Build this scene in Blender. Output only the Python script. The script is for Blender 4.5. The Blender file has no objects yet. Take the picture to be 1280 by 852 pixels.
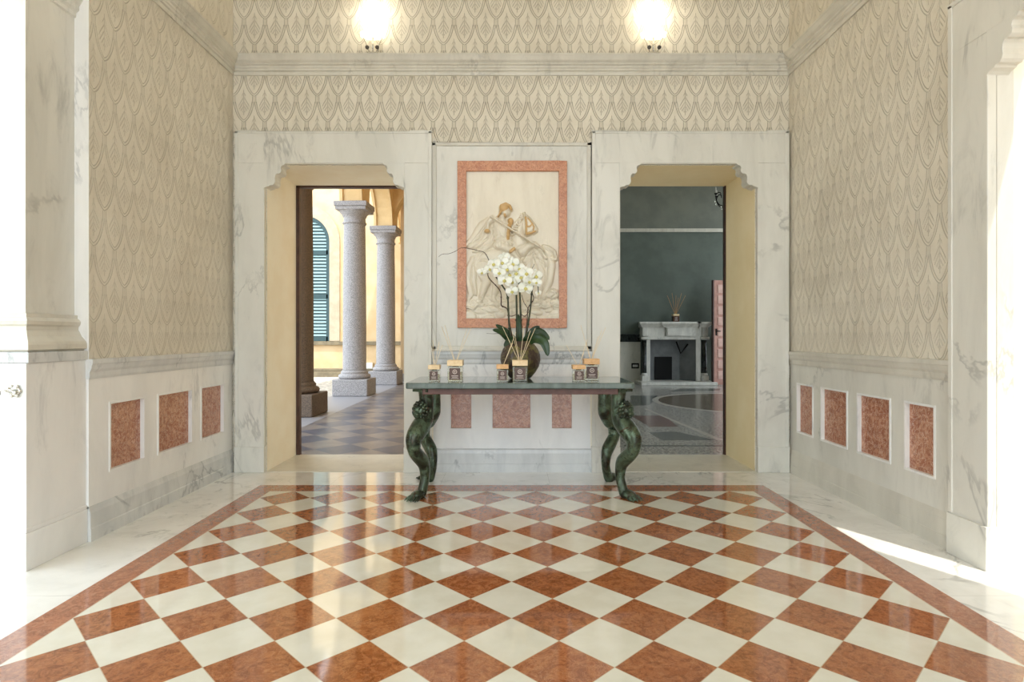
import bpy, bmesh, math, random
import numpy as np
from mathutils import Matrix, Vector
random.seed(7)
C = bpy.context.scene.collection
PI = math.pi
F, HC, VX, VY = 740.0, 1.25, 639.5, 419.0

def wp(px, py, Y):
    return Vector(((px - VX) / F * Y, Y, HC - (py - VY) / F * Y))

# ------------------------------------------------------------------ materials
def lin(c):
    return tuple(((v / 255) / 12.92 if v / 255 <= 0.04045 else ((v / 255 + 0.055) / 1.055) ** 2.4) for v in c) + (1.0,)

class E:
    """small wrapper that turns python arithmetic into Math nodes"""
    def __init__(s, nt, v): s.nt, s.v = nt, v
    def _m(s, op, *a):
        n = s.nt.nodes.new('ShaderNodeMath'); n.operation = op
        for i, x in enumerate((s,) + a):
            x = x.v if isinstance(x, E) else x
            if isinstance(x, (int, float)): n.inputs[i].default_value = x
            else: s.nt.links.new(x, n.inputs[i])
        return E(s.nt, n.outputs[0])
    def __add__(s, o): return s._m('ADD', o)
    __radd__ = __add__
    def __sub__(s, o): return s._m('SUBTRACT', o)
    def __rsub__(s, o): return E(s.nt, float(o))._m('SUBTRACT', s)
    def __mul__(s, o): return s._m('MULTIPLY', o)
    __rmul__ = __mul__
    def __truediv__(s, o): return s._m('DIVIDE', o)
    def abs(s): return s._m('ABSOLUTE')
    def sqrt(s): return s._m('SQRT')
    def floor(s): return s._m('FLOOR')
    def mod(s, o): return s._m('FLOORED_MODULO', o)
    def lt(s, o): return s._m('LESS_THAN', o)
    def gt(s, o): return s._m('GREATER_THAN', o)
    def min(s, o): return s._m('MINIMUM', o)
    def max(s, o): return s._m('MAXIMUM', o)
    def ramp(s, a, b, c=0.0, d=1.0):
        n = s.nt.nodes.new('ShaderNodeMapRange'); n.interpolation_type = 'SMOOTHSTEP'
        s.nt.links.new(s.v, n.inputs[0])
        for i, x in enumerate((a, b, c, d)): n.inputs[i + 1].default_value = x
        return E(s.nt, n.outputs[0])

class Mat:
    def __init__(s, name, rough=0.5, spec=0.5, metal=0.0, coat=0.0):
        s.m = bpy.data.materials.new(name); s.m.use_nodes = True
        s.nt = s.m.node_tree; s.b = s.nt.nodes['Principled BSDF']
        s.b.inputs['Roughness'].default_value = rough
        s.b.inputs['Specular IOR Level'].default_value = spec
        s.b.inputs['Metallic'].default_value = metal
        s.b.inputs['Coat Weight'].default_value = coat
        s.b.inputs['Coat Roughness'].default_value = 0.04
        s.tc = s.nt.nodes.new('ShaderNodeTexCoord').outputs['Object']
    def sep(s):
        n = s.nt.nodes.new('ShaderNodeSeparateXYZ'); s.nt.links.new(s.tc, n.inputs[0])
        return [E(s.nt, o) for o in n.outputs]
    def mapped(s, sc=(1, 1, 1), rot=(0, 0, 0), src=None):
        n = s.nt.nodes.new('ShaderNodeMapping'); s.nt.links.new(src or s.tc, n.inputs[0])
        n.inputs['Scale'].default_value = sc; n.inputs['Rotation'].default_value = rot
        return n.outputs[0]
    def noise(s, scale, detail=4, rough=0.55, dist=0.0, src=None, color=False):
        n = s.nt.nodes.new('ShaderNodeTexNoise'); s.nt.links.new(src or s.tc, n.inputs['Vector'])
        n.inputs['Scale'].default_value = scale; n.inputs['Detail'].default_value = detail
        n.inputs['Roughness'].default_value = rough; n.inputs['Distortion'].default_value = dist
        return n.outputs['Color'] if color else E(s.nt, n.outputs['Fac'])
    def voronoi(s, scale, feature='F1', src=None, out='Distance'):
        n = s.nt.nodes.new('ShaderNodeTexVoronoi'); s.nt.links.new(src or s.tc, n.inputs['Vector'])
        n.feature = feature; n.inputs['Scale'].default_value = scale
        return E(s.nt, n.outputs[out])
    def mix(s, f, a, b):
        n = s.nt.nodes.new('ShaderNodeMix'); n.data_type = 'RGBA'
        for x, i in ((f, 0), (a, 6), (b, 7)):
            x = x.v if isinstance(x, E) else x
            if isinstance(x, (tuple, float, int)): n.inputs[i].default_value = x
            else: s.nt.links.new(x, n.inputs[i])
        return n.outputs[2]
    def col(s, c):
        if isinstance(c, tuple): s.b.inputs['Base Color'].default_value = c
        else: s.nt.links.new(c, s.b.inputs['Base Color'])
        return s
    def rough(s, e): s.nt.links.new(e.v, s.b.inputs['Roughness']); return s
    def bump(s, e, strength=0.5, dist=0.01):
        n = s.nt.nodes.new('ShaderNodeBump'); n.inputs['Strength'].default_value = strength
        n.inputs['Distance'].default_value = dist
        s.nt.links.new(e.v, n.inputs['Height']); s.nt.links.new(n.outputs[0], s.b.inputs['Normal']); return s

def marble_color(m, base, tint, vein, scale=1.0, amount=0.6, thin=0.03, rot=(0.5, 0.6, 0.7)):
    src = m.mapped((scale, scale, scale * .3), (.55, .5, .25))
    cloud = m.noise(2.0, 6, .62, .5, src).ramp(.34, .7)
    streak = m.noise(5.5, 7, .68, .7, src).ramp(.50, .74)
    mask = m.noise(.8, 3, .5, 0).ramp(.40, .66)
    warp = m.noise(.75, 6, .6, 1.0, m.mapped((scale, scale, scale * .5), (.7, .9, .3)))
    v1 = (warp - .5).abs().ramp(0, thin * .4, 1, 0) * m.noise(1.7, 3, .6).ramp(.48, .62)
    c = m.mix(cloud * .75, base, tint)
    c = m.mix(streak * mask * amount * .8, c, vein)
    return m.mix(v1 * amount * .7, c, vein)

def marble(name, base, tint, vein, rough=.3, coat=0.0, **k):
    m = Mat(name, rough, coat=coat); m.col(marble_color(m, lin(base), lin(tint), lin(vein), **k)); return m

def red_color(m, a, b, pale, scale=1.0):
    cell = m.voronoi(26 * scale, 'DISTANCE_TO_EDGE', m.mapped((1, 1, 1), src=None))
    wn = m.noise(16 * scale, 6, .75, 1.8).ramp(.42, .58)
    c = m.mix(wn, lin(a), lin(b))
    vein = (m.noise(9 * scale, 6, .65, 2.2) - .5).abs().ramp(0, .022, 1, 0)
    c = m.mix(vein * .55, c, lin(pale))
    dark = (m.noise(14 * scale, 6, .7, 2.6) - .47).abs().ramp(0, .03, 1, 0)
    return m.mix(dark * .35, c, lin((96, 44, 30)))

M = {}
def simple(name, c, rough=.5, metal=0., coat=0., noise=None, spec=.5):
    m = Mat(name, rough, metal=metal, coat=coat, spec=spec)
    if noise:
        c2, sc, = noise[:2]
        m.col(m.mix(m.noise(sc, 5, .6).ramp(.35, .65), lin(c), lin(c2)))
        if len(noise) > 2: m.bump(m.noise(sc * 3, 4, .6), noise[2], .01)
    else: m.col(lin(c))
    M[name] = m.m
    return m

M['marble'] = marble('wall marble', (222, 220, 211), (202, 200, 190), (142, 142, 136), .32, scale=1.3, amount=.68, thin=.045).m
M['marble_white'] = marble('white marble', (240, 239, 236), (224, 224, 222), (164, 166, 167), .3, scale=1.5, amount=.7, thin=.04).m
M['marble_grey'] = marble('grey veined marble', (216, 217, 215), (192, 194, 194), (130, 134, 137), .3, scale=2.6, amount=.8, thin=.06).m
M['marble_cap'] = marble('moulding marble', (214, 210, 198), (196, 192, 180), (142, 140, 132), .34, scale=2.0, amount=.5, thin=.05).m
M['marble_green'] = marble('green grey marble', (92, 108, 104), (62, 76, 74), (160, 172, 168), .08, .3, scale=4.0, amount=.75, thin=.035).m
m = Mat('rosso panel', .22, coat=.2); m.col(red_color(m, (196, 144, 116), (160, 102, 78), (236, 210, 190), 1.1)); M['rosso'] = m.m
m = Mat('rosso frame', .3); m.col(red_color(m, (204, 140, 94), (180, 110, 68), (224, 174, 132), 1.4)); M['rosso_frame'] = m.m

# incised plaster with rows of pointed scales, each holding a leaf
def wallpaper(name, axis, ph, ink=1.0, S=.1932, R=.2358, z0=3.447):
    m = Mat(name, .62, spec=.3); X = m.sep(); u0 = X[axis] - ph; w0 = X[2] - z0
    wob = (m.noise(1.3, 2) - .5) * .012
    u0 = u0 + wob
    G_ = .0155                              # width of the plain band round each scale
    def curve(x, v, half, foot):
        t = (x / half).abs().min(.997)
        root = (1 - t * t).max(.0008).sqrt()
        c = (t * .14 + (1 - root) * .86) * R
        dc = (t / root * .86 + .14) * (R / half)
        return (v - foot - c) / (1 + dc * dc).sqrt()
    def cell(du, dv):
        u = ((u0 + du) / S + .5).mod(1.0) - .5
        v = (w0 + dv).mod(2 * R)
        x = u * S; ax = x.abs()
        d = curve(x, v, S / 2, 0.0); d2 = curve(x, v, S / 2 - G_, .019)
        low = v.lt(R * .78); high = v.gt(R * .72) * v.lt(R)
        l1 = (d.abs().ramp(.0012, .0036, 1, 0) * low).max((S / 2 - ax).ramp(.001, .0028, .55, 0) * high)
        l2 = (d2.abs().ramp(.0011, .0032, 1, 0) * low * ax.lt(S / 2 - G_)).max((S / 2 - G_ - ax).abs().ramp(.001, .0030, 1, 0) * high)
        env = ((.292 - v) * .34).min(.052)
        inside = (env - ax).ramp(-.0005, .0015) * (v - .078 - ax * .85).ramp(-.001, .002)
        sv = ((v + ax * 1.7 + .016) / .041 + .5).mod(1.0) - .5
        side = (sv.abs() * .041 * .51).ramp(.0010, .0036, 1, 0) * inside * ax.ramp(.003, .007)
        sp = ax.ramp(.0010, .0032, 1, 0) * v.ramp(.058, .066) * v.ramp(.285, .30, 1, 0)
        shade = inside * .1
        return d, side.max(sp).max(shade), l1.max(l2), v
    da, fa_, la, va = cell(0, 0)
    db, fb_, lb, vb = cell(S / 2, R)
    lines = la.max(lb)
    ownA = (va.lt(R) * da.gt(0)).max(va.gt(R) * (1 - (vb.lt(R) * db.gt(0))))
    leaf = (fa_ * ownA * da.gt(.012)).max(fb_ * (1 - ownA) * db.gt(.012))
    n1 = m.noise(2.2, 6, .62, .4); n2 = m.noise(26, 4, .7)
    base = m.mix(n1.ramp(.3, .7), lin((228, 221, 205)), lin((216, 208, 191)))
    streak = m.noise(6, 5, .65, 0, m.mapped((1, 1, .12))).ramp(.48, .75)
    base = m.mix(streak * .35, base, lin((200, 192, 174)))
    c = m.mix(lines * (.5 * ink), base, lin((128, 121, 106)))
    c = m.mix(leaf * (.4 * ink), c, lin((128, 121, 106)))
    m.col(c)
    m.bump((1 - lines) + (1 - leaf) * .5 + n2 * .2, .9, .009)
    return m.m
M['paper_x'] = wallpaper('incised plaster back', 0, -.625)
M['paper_y'] = wallpaper('incised plaster side', 1, .05, .3)

M['floor_stone'] = None
# main floor
D = .388
m = Mat('chequered marble floor', .06, spec=.6, coat=.35); X = m.sep(); x, y = X[0], X[1] - (2.230 + D / 2)
a = (x + y) / D + .5; b = (x - y) / D + .5
fa, fb = a.floor(), b.floor()
par = (fa + fb).mod(2.0).gt(.5)
ea = (a - fa - .5).abs(); eb = (b - fb - .5).abs()
joint = ea.max(eb).gt(.4945)
wn = m.nt.nodes.new('ShaderNodeTexWhiteNoise'); wn.noise_dimensions = '2D'
cmb = m.nt.nodes.new('ShaderNodeCombineXYZ'); m.nt.links.new(fa.v, cmb.inputs[0]); m.nt.links.new(fb.v, cmb.inputs[1])
m.nt.links.new(cmb.outputs[0], wn.inputs['Vector']); rnd = E(m.nt, wn.outputs['Value'])
redc = red_color(m, (180, 114, 70), (146, 82, 44), (204, 146, 102), .8)
redv = m.mix(rnd * .55, redc, m.mix(m.noise(20, 6, .7, 1.5).ramp(.42, .6), lin((176, 112, 68)), lin((112, 64, 38))))
wh = m.mix(m.noise(7, 5, .6).ramp(.3, .7), lin((232, 229, 214)), lin((222, 218, 200)))
wh = m.mix(rnd * .35, wh, lin((216, 212, 198)))
tiles = m.mix(par, wh, redv)
tiles = m.mix(joint, tiles, lin((196, 176, 148)))
ax, ay = X[0].abs(), X[1]
inner = ax.lt(1.94) * ay.lt(2.230 + 6.5 * D)
outer = ax.lt(2.10) * ay.lt(4.945)
ring = marble_color(m, lin((242, 240, 234)), lin((222, 220, 213)), lin((140, 139, 134)), 1.5, .8, .05, (0.2, .1, .9))
seam = ((ay / .9 + .34).mod(1.0) - .5).abs().lt(.0016) * ax.gt(2.1)
seam2 = ((X[0] / .92 + .15).mod(1.0) - .5).abs().lt(.0016) * ay.gt(4.945)
ring = m.mix(seam.max(seam2) * .5, ring, lin((150, 145, 132)))
edge = ((ax - 1.94).abs().lt(.003) * ay.lt(4.755)).max((ay - 4.752).abs().lt(.003) * ax.lt(1.943))
border = m.mix(edge, red_color(m, (176, 112, 78), (148, 88, 58), (200, 146, 112), .9), lin((205, 185, 160)))
m.col(m.mix(inner * (1 - edge), m.mix(outer, ring, border), tiles))
m.rough(m.noise(3, 3).ramp(.3, .7, .045, .11))
M['floor'] = m.m

m = Mat('arcade floor', .3, spec=.4); X = m.sep()
a = (X[0] + X[1]) / .62; b = (X[0] - X[1]) / .62
par = (a.floor() + b.floor()).mod(2.0).gt(.5)
c = m.mix(par, m.mix(m.noise(5, 4).ramp(.3, .7), lin((128, 120, 116)), lin((108, 102, 102))), m.mix(m.noise(5, 4).ramp(.3, .7), lin((70, 74, 88)), lin((84, 86, 100))))
m.col(m.mix(X[0].lt(-2.86), c, lin((150, 150, 156)))); M['arcade_floor'] = m.m

def terrazzo(name, a, b, sp):
    m = Mat(name, .2, spec=.5, coat=.1)
    s = m.voronoi(34, 'F1', out='Distance').ramp(.15, .4, 1, 0)
    c = m.mix(m.noise(30, 4, .8).ramp(.42, .58), lin(a), lin(b))
    m.col(m.mix(s * .5, c, lin(sp))); M[name] = m.m
terrazzo('terrazzo grey', (182, 178, 170), (112, 110, 107), (206, 202, 194))
terrazzo('terrazzo dark', (92, 96, 92), (70, 74, 72), (110, 112, 106))
terrazzo('terrazzo red', (128, 96, 90), (104, 78, 74), (140, 112, 104))
terrazzo('terrazzo brown', (112, 100, 84), (92, 82, 70), (126, 112, 94))
terrazzo('terrazzo pale', (196, 190, 180), (176, 170, 160), (206, 200, 190))

simple('yellow plaster', (248, 241, 222), .6, noise=((243, 233, 210), 2.5, .1))
simple('golden plaster', (250, 234, 196), .6, noise=((245, 227, 184), 2.5, .1))
simple('cream plaster', (236, 226, 196), .6, noise=((228, 216, 182), 2.5, .1))
simple('ceiling plaster', (236, 228, 208), .7)
simple('ochre stucco', (210, 184, 146), .75, noise=((200, 172, 130), 1.7, .15))
simple('ochre arch', (226, 198, 150), .75, noise=((216, 186, 136), 2.5, .15))
simple('pale surround', (182, 168, 146), .7, noise=((170, 156, 134), 5, .15))
m = Mat('granite', .6); m.col(m.mix(m.noise(70, 3, .8).ramp(.42, .6), lin((170, 167, 168)), lin((122, 119, 122)))); m.bump(m.noise(90, 3), .25, .01); M['granite'] = m.m
m = Mat('shaded granite', .6); m.col(m.mix(m.noise(70, 3, .8).ramp(.42, .6), lin((104, 86, 70)), lin((66, 54, 44)))); m.bump(m.noise(90, 3), .25, .01); M['granite_shaded'] = m.m  # granite of the nearest column, with its shade put into the colour
simple('shutter green', (36, 64, 68), .45)
simple('shutter slat', (128, 156, 160), .4)
simple('gravel', (205, 198, 186), .9, noise=((150, 144, 134), 14, .6))
simple('string stone', (128, 116, 92), .7, noise=((108, 98, 78), 6, .2))
simple('teal wall', (100, 110, 102), .7, noise=((88, 98, 90), 1.5, .1))
simple('sage wall', (122, 126, 116), .7, noise=((110, 114, 106), 1.8, .1))
simple('black marble', (26, 28, 28), .15, noise=((44, 50, 46), 12))
M['fire_marble'] = marble('fireplace marble', (216, 214, 206), (188, 187, 180), (122, 122, 118), .35, scale=5, amount=.6, thin=.06).m
simple('firebox', (122, 124, 124), .8, noise=((104, 106, 108), 3, .2))
simple('near black', (10, 10, 11), .9)
simple('iron', (26, 24, 22), .5, metal=.7)
simple('door pink', (186, 140, 126), .5, noise=((168, 120, 106), 6, .1))
simple('door pale pink', (206, 170, 158), .5, noise=((190, 150, 138), 6, .1))
simple('dark wood', (74, 46, 34), .4, noise=((58, 34, 26), 10, .1))
simple('apron wood', (104, 70, 60), .45, noise=((84, 54, 46), 12, .1))
simple('pale wood', (240, 214, 172), .5, noise=((228, 198, 152), 30, .05))
simple('warm wood', (226, 180, 128), .5, noise=((212, 164, 110), 30, .05))
simple('reed', (232, 214, 180), .7)
simple('tan reed', (190, 146, 96), .7)
simple('tag brown', (92, 70, 62), .5)
simple('tag print', (206, 190, 180), .5)
simple('leaf green', (42, 70, 34), .35, noise=((28, 50, 26), 6))
simple('stem green', (62, 72, 40), .5, noise=((40, 44, 28), 30))
simple('twig', (76, 56, 44), .7)
m = Mat('moss', .5, coat=.3); n_ = m.noise(9, 5, .65, .8); m.col(m.mix(n_.ramp(.44, .56), lin((60, 40, 32)), m.mix(m.noise(22, 4, .7).ramp(.42, .58), lin((112, 106, 56)), lin((74, 62, 38))))); m.bump(n_, .9, .03); M['moss'] = m.m
simple('tray', (14, 14, 14), .25)
simple('switch grey', (70, 66, 60), .4)
simple('white plastic', (236, 234, 228), .4)
simple('silver', (208, 206, 198), .25, metal=.9)
m = Mat('verdigris bronze', .38, metal=.55)
c = m.mix(m.noise(7, 6, .65, .8).ramp(.38, .62), lin((48, 50, 38)), lin((96, 116, 94)))
c = m.mix(m.noise(11, 5, .7, 1.2).ramp(.55, .68), c, lin((64, 46, 30)))
m.col(c); m.rough(m.noise(9, 4).ramp(.3, .7, .2, .45)); m.bump(m.noise(30, 5), .35, .01); M['bronze'] = m.m
m = Mat('petal', .5); m.b.inputs['Subsurface Weight'].default_value = .15; m.col(lin((250, 248, 236))); M['petal'] = m.m
simple('lip yellow', (214, 204, 120), .5)
m = Mat('clear glass', .02); m.col(lin((236, 238, 228))); m.b.inputs['Transmission Weight'].default_value = .9; m.b.inputs['IOR'].default_value = 1.45; M['glass'] = m.m
m = Mat('amber glass', .08); m.col(lin((96, 60, 34))); M['amber'] = m.m
m = Mat('lamp glass', .4); m.col(lin((250, 246, 236))); m.b.inputs['Emission Color'].default_value = lin((255, 240, 210)); m.b.inputs['Emission Strength'].default_value = 1.5; M['lamp'] = m.m
m = Mat('bulb', .4); m.col(lin((255, 246, 230))); m.b.inputs['Emission Color'].default_value = lin((255, 232, 190)); m.b.inputs['Emission Strength'].default_value = 8.0; M['bulb'] = m.m
# relief marble with gilding read from the mesh
m = Mat('relief marble', .42)
at = m.nt.nodes.new('ShaderNodeAttribute'); at.attribute_name = 'gilding'; g = E(m.nt, at.outputs['Fac'])
c = marble_color(m, lin((234, 226, 208)), lin((222, 212, 192)), lin((190, 180, 160)), 3, .4)
m.col(m.mix(g * .8, c, lin((196, 148, 62)))); M['relief'] = m.m

# ------------------------------------------------------------------ mesh builder
class MB:
    def __init__(s, T=None): s.v, s.f, s.m, s.T, s.sm = [], [], [], T, []
    def add(s, vs, fs, mi=0, smooth=False):
        o = len(s.v); s.v += [tuple(v) for v in vs]; s.f += [tuple(i + o for i in f) for f in fs]
        s.m += [mi] * len(fs); s.sm += [smooth] * len(fs); return s
    def box(s, x0, x1, y0, y1, z0, z1, mi=0, mats=None):
        vs = [(x, y, z) for x in (x0, x1) for y in (y0, y1) for z in (z0, z1)]
        fs = [(0, 1, 3, 2), (4, 6, 7, 5), (0, 4, 5, 1), (2, 3, 7, 6), (0, 2, 6, 4), (1, 5, 7, 3)]
        keys = ('-x', '+x', '-y', '+y', '-z', '+z')
        for k, f in zip(keys, fs):
            o = len(s.v)
            s.add([vs[i] for i in f], [(0, 1, 2, 3)], (mats or {}).get(k, mi))
        return s
    def prism(s, pts, a, b, plane='xz', mi=0, smooth=False):
        """polygon pts extruded from a to b along the axis missing in plane"""
        def P(p, t):
            return {'xz': (p[0], t, p[1]), 'xy': (p[0], p[1], t), 'yz': (t, p[0], p[1])}[plane]
        n = len(pts); vs = [P(p, a) for p in pts] + [P(p, b) for p in pts]
        s.add(vs, [tuple(range(n)), tuple(range(2 * n - 1, n - 1, -1))], mi)
        s.add(vs, [(i, (i + 1) % n, n + (i + 1) % n, n + i) for i in range(n)], mi, smooth)
        return s
    def lathe(s, prof, cx=0, cy=0, z=0, n=32, mi=0, smooth=True, cap=True):
        vs = []; fs = []
        for r, h in prof:
            for k in range(n): vs.append((cx + r * math.cos(2 * PI * k / n), cy + r * math.sin(2 * PI * k / n), z + h))
        for i in range(len(prof) - 1):
            for k in range(n): fs.append((i * n + k, i * n + (k + 1) % n, (i + 1) * n + (k + 1) % n, (i + 1) * n + k))
        s.add(vs, fs, mi, smooth)
        if cap:
            s.add(vs[:n], [tuple(range(n))[::-1]], mi); s.add(vs[-n:], [tuple(range(n))], mi)
        return s
    def tube(s, pts, rad, n=8, mi=0, smooth=True, flat=1.0, up=None):
        pts = [Vector(p) for p in pts]; N = len(pts)
        rad = rad if isinstance(rad, (list, tuple)) else [rad] * N
        vs = []; prev = None
        for i, p in enumerate(pts):
            t = (pts[min(i + 1, N - 1)] - pts[max(i - 1, 0)]).normalized()
            if prev is None:
                r = Vector(up) if up else (Vector((0, 0, 1)) if abs(t.z) < .9 else Vector((1, 0, 0)))
            else: r = prev
            a = (r - t * r.dot(t)).normalized(); b = t.cross(a); prev = a
            q = rad[i]; ra, rb = q if isinstance(q, (tuple, list)) else (q, q * flat)
            for k in range(n):
                w = 2 * PI * k / n; vs.append(p + a * (ra * math.cos(w)) + b * (rb * math.sin(w)))
        fs = [(i * n + k, i * n + (k + 1) % n, (i + 1) * n + (k + 1) % n, (i + 1) * n + k) for i in range(N - 1) for k in range(n)]
        fs += [tuple(range(n))[::-1], tuple(range((N - 1) * n, N * n))]
        return s.add(vs, fs, mi, smooth)
    def ball(s, c, r, nu=16, nv=10, mi=0, rot=None):
        r = r if isinstance(r, (tuple, list)) else (r, r, r); vs = []; fs = []
        for j in range(nv + 1):
            th = PI * j / nv
            for i in range(nu):
                ph = 2 * PI * i / nu
                p = Vector((r[0] * math.sin(th) * math.cos(ph), r[1] * math.sin(th) * math.sin(ph), r[2] * math.cos(th)))
                if rot is not None: p = rot @ p
                vs.append(Vector(c) + p)
        for j in range(nv):
            for i in range(nu): fs.append((j * nu + i, j * nu + (i + 1) % nu, (j + 1) * nu + (i + 1) % nu, (j + 1) * nu + i))
        return s.add(vs, fs, mi, True)
    def build(s, name, mats, parent=None, bevel=0, loc=None, recalc=True):
        me = bpy.data.meshes.new(name)
        vs = s.v if s.T is None else [tuple(s.T @ Vector(v)) for v in s.v]
        me.from_pydata(vs, [], s.f); me.update()
        bm = bmesh.new(); bm.from_mesh(me)
        for f, mi, sm in zip(bm.faces, s.m, s.sm): f.material_index = mi; f.smooth = sm
        bmesh.ops.remove_doubles(bm, verts=bm.verts, dist=1e-5)
        bmesh.ops.dissolve_degenerate(bm, edges=bm.edges, dist=1e-6)
        if recalc: bmesh.ops.recalc_face_normals(bm, faces=bm.faces)
        bm.to_mesh(me); bm.free()
        for k in (mats if isinstance(mats, (list, tuple)) else [mats]): me.materials.append(M[k])
        o = bpy.data.objects.new(name, me); C.objects.link(o)
        if parent is not None: o.parent = parent
        if loc: o.location = loc
        if bevel:
            b = o.modifiers.new('bevel', 'BEVEL'); b.width = bevel; b.segments = 2; b.limit_method = 'ANGLE'; b.angle_limit = .6
        return o

def tag(o, label=None, cat=None, group=None, kind=None):
    if label: o['label'] = label
    if cat: o['category'] = cat
    if group: o['group'] = group
    if kind: o['kind'] = kind
    return o
def empty(name, loc, rz=0):
    o = bpy.data.objects.new(name, None); C.objects.link(o); o.location = loc; o.rotation_euler = (0, 0, rz); o.empty_display_size = .1; return o
def struct(o, label=None): return tag(o, label, kind='structure')
def copy_tree(o, parent=None):
    c = o.copy(); C.objects.link(c)
    if parent is not None: c.parent = parent
    for ch in [x for x in bpy.data.objects if x.parent == o]: copy_tree(ch, c)
    return c
def slab_holes(mb, u0, u1, z0, z1, n0, n1, holes):
    """slab in (u, n, z) with rectangular holes (a,b,c,d), all in one row"""
    if not holes: mb.box(u0, u1, n0, n1, z0, z1); return
    za, zb = holes[0][2], holes[0][3]
    mb.box(u0, u1, n0, n1, z0, za); mb.box(u0, u1, n0, n1, zb, z1)
    cur = u0
    for h in sorted(holes): mb.box(cur, h[0], n0, n1, za, zb); cur = h[1]
    mb.box(cur, u1, n0, n1, za, zb)

# frames for the three walls: (u, n, z) -> world, n pointing into the room
WL = -2.56; WR = 2.55; WB = 5.44
TL = Matrix(((0, 1, 0, WL), (1, 0, 0, 0), (0, 0, 1, 0), (0, 0, 0, 1)))
TR = Matrix(((0, -1, 0, WR), (1, 0, 0, 0), (0, 0, 1, 0), (0, 0, 0, 1)))
TB = Matrix(((1, 0, 0, 0), (0, -1, 0, WB), (0, 0, 1, 0), (0, 0, 0, 1)))

# ------------------------------------------------------------------ room shell
YB = -3.2
mb = MB(); mb.box(-3.3, 3.35, YB, 6.22, -.12, 0); struct(mb.build('floor', 'floor'), 'polished floor of white and red marble lozenges')
mb = MB(); mb.box(-3.3, 3.35, YB, 6.22, 5.7, 5.9); struct(mb.build('ceiling', 'ceiling plaster'))
DL = (-2.247, -.983); DR = (.99, 2.235); DH = 2.81
mb = MB()
PM = {'-y': 0}
for a, b, k_ in ((-3.3, DL[0], 1), (DR[1], 3.35, 2)):
    mb.box(a, b, WB, 6.2, 0, DH, k_, {'-y': 0})
mb.box(DL[1], DR[0], WB, 6.2, 1.05, DH, 1, {'-y': 0}); mb.box(DL[1], DR[0], WB + .06, 6.2, 0, 1.05, 1)
for a, b in ((DL[1], -.72), (.725, DR[0])): mb.box(a, b, WB, WB + .06, 0, 1.05, 1)
mb.box(-3.3, 0, WB, 6.2, DH, 5.7, 1, {'-y': 0}); mb.box(0, 3.35, WB, 6.2, DH, 5.7, 2, {'-y': 0})
struct(mb.build('wall_back', ['paper_x', 'yellow plaster', 'golden plaster']))
mb = MB(); mb.box(-3.3, WL, 3.585, WB, 1.05, 5.7, 1, {'+x': 0, '-y': 2}); mb.box(-3.3, WL - .06, 3.585, WB, 0, 1.05, 1)
mb.box(-3.3, -2.70, 3.28, 3.585, 0, 5.7, 2)
mb.box(-3.3, WL, 1.4, 3.18, 3.62, 5.7, 1)
mb.box(-3.3, WL, YB, 1.4, 1.05, 5.7, 1, {'+x': 0}); mb.box(-3.3, WL - .06, YB, 1.4, 0, 1.05, 1)
struct(mb.build('wall_left', ['paper_y', 'cream plaster', 'marble_white']))
WT = 2.80
mb = MB(); mb.box(WR, WT, 3.19, WB, 1.05, 5.7, 1, {'-x': 0}); mb.box(WR + .06, WT, 3.43, WB, 0, 1.05, 1); mb.box(WR, WT, 3.19, 3.43, 0, 1.05, 1)
mb.box(WR, WT, 1.6, 3.19, 2.90, 5.7, 1, {'-x': 0})
mb.box(WR, WT, YB, 1.6, 1.05, 5.7, 1, {'-x': 0}); mb.box(WR + .06, WT, YB, 1.6, 0, 1.05, 1)
struct(mb.build('wall_right', ['paper_y', 'yellow plaster']))

# wainscot
def wainscot(name, T, u0, u1, holes, mats=('marble', 'marble_cap', 'marble_cap', 'rosso'), base_n=.014):
    mb = MB(T); slab_holes(mb, u0, u1, .2, 1.06, -.04, -.0005, [(a, b, .395, .815) for a, b in holes])
    w = struct(mb.build(name, mats[0]), 'pale marble wainscot with red marble panels')
    cap = MB(T); cap.prism([(0, .985), (.008, .985), (.012, 1.0), (.012, 1.03), (.022, 1.045), (.028, 1.075), (.03, 1.08), (.03, 1.105), (0, 1.108)], u0, u1, 'yz') if False else None
    prof = [(-.03, .985), (.006, .985), (.010, 1.0), (.010, 1.028), (.020, 1.045), (.026, 1.072), (.030, 1.078), (.030, 1.105), (-.03, 1.108)]
    vs0 = [(u0, n, z) for n, z in prof]; vs1 = [(u1, n, z) for n, z in prof]; k = len(prof)
    cap.add(vs0 + vs1, [tuple(range(k)), tuple(range(2 * k - 1, k - 1, -1))] + [(i, (i + 1) % k, k + (i + 1) % k, k + i) for i in range(k)])
    cap.v = [(u - .008 if u == u0 else u, n, z) for u, n, z in cap.v]; cap.build('cap_moulding', mats[1], w)
    bp = [(-.04, 0), (base_n, 0), (base_n, .075), (base_n - .004, .08), (base_n - .004, .17), (base_n - .008, .185), (base_n - .011, .2), (.0, .212), (-.04, .212)]
    bb = MB(T); k = len(bp)
    bb.add([(u0, n, z) for n, z in bp] + [(u1, n, z) for n, z in bp], [tuple(range(k)), tuple(range(2 * k - 1, k - 1, -1))] + [(i, (i + 1) % k, k + (i + 1) % k, k + i) for i in range(k)])
    bb.build('plinth', mats[2], w)
    for a, b in holes:
        p = MB(T); p.box(a - .004, b + .004, -.045, -.024, .391, .819); p.build('red_panel', mats[3], w)
        f = MB(T)
        for (x0, x1, z0, z1) in ((a - .012, b + .012, .383, .397), (a - .012, b + .012, .813, .827), (a - .012, a + .002, .397, .813), (b - .002, b + .012, .397, .813)):
            f.box(x0, x1, -.026, .005, z0, z1)
        f.build('panel_moulding', 'marble_white', w)
    return w
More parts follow.
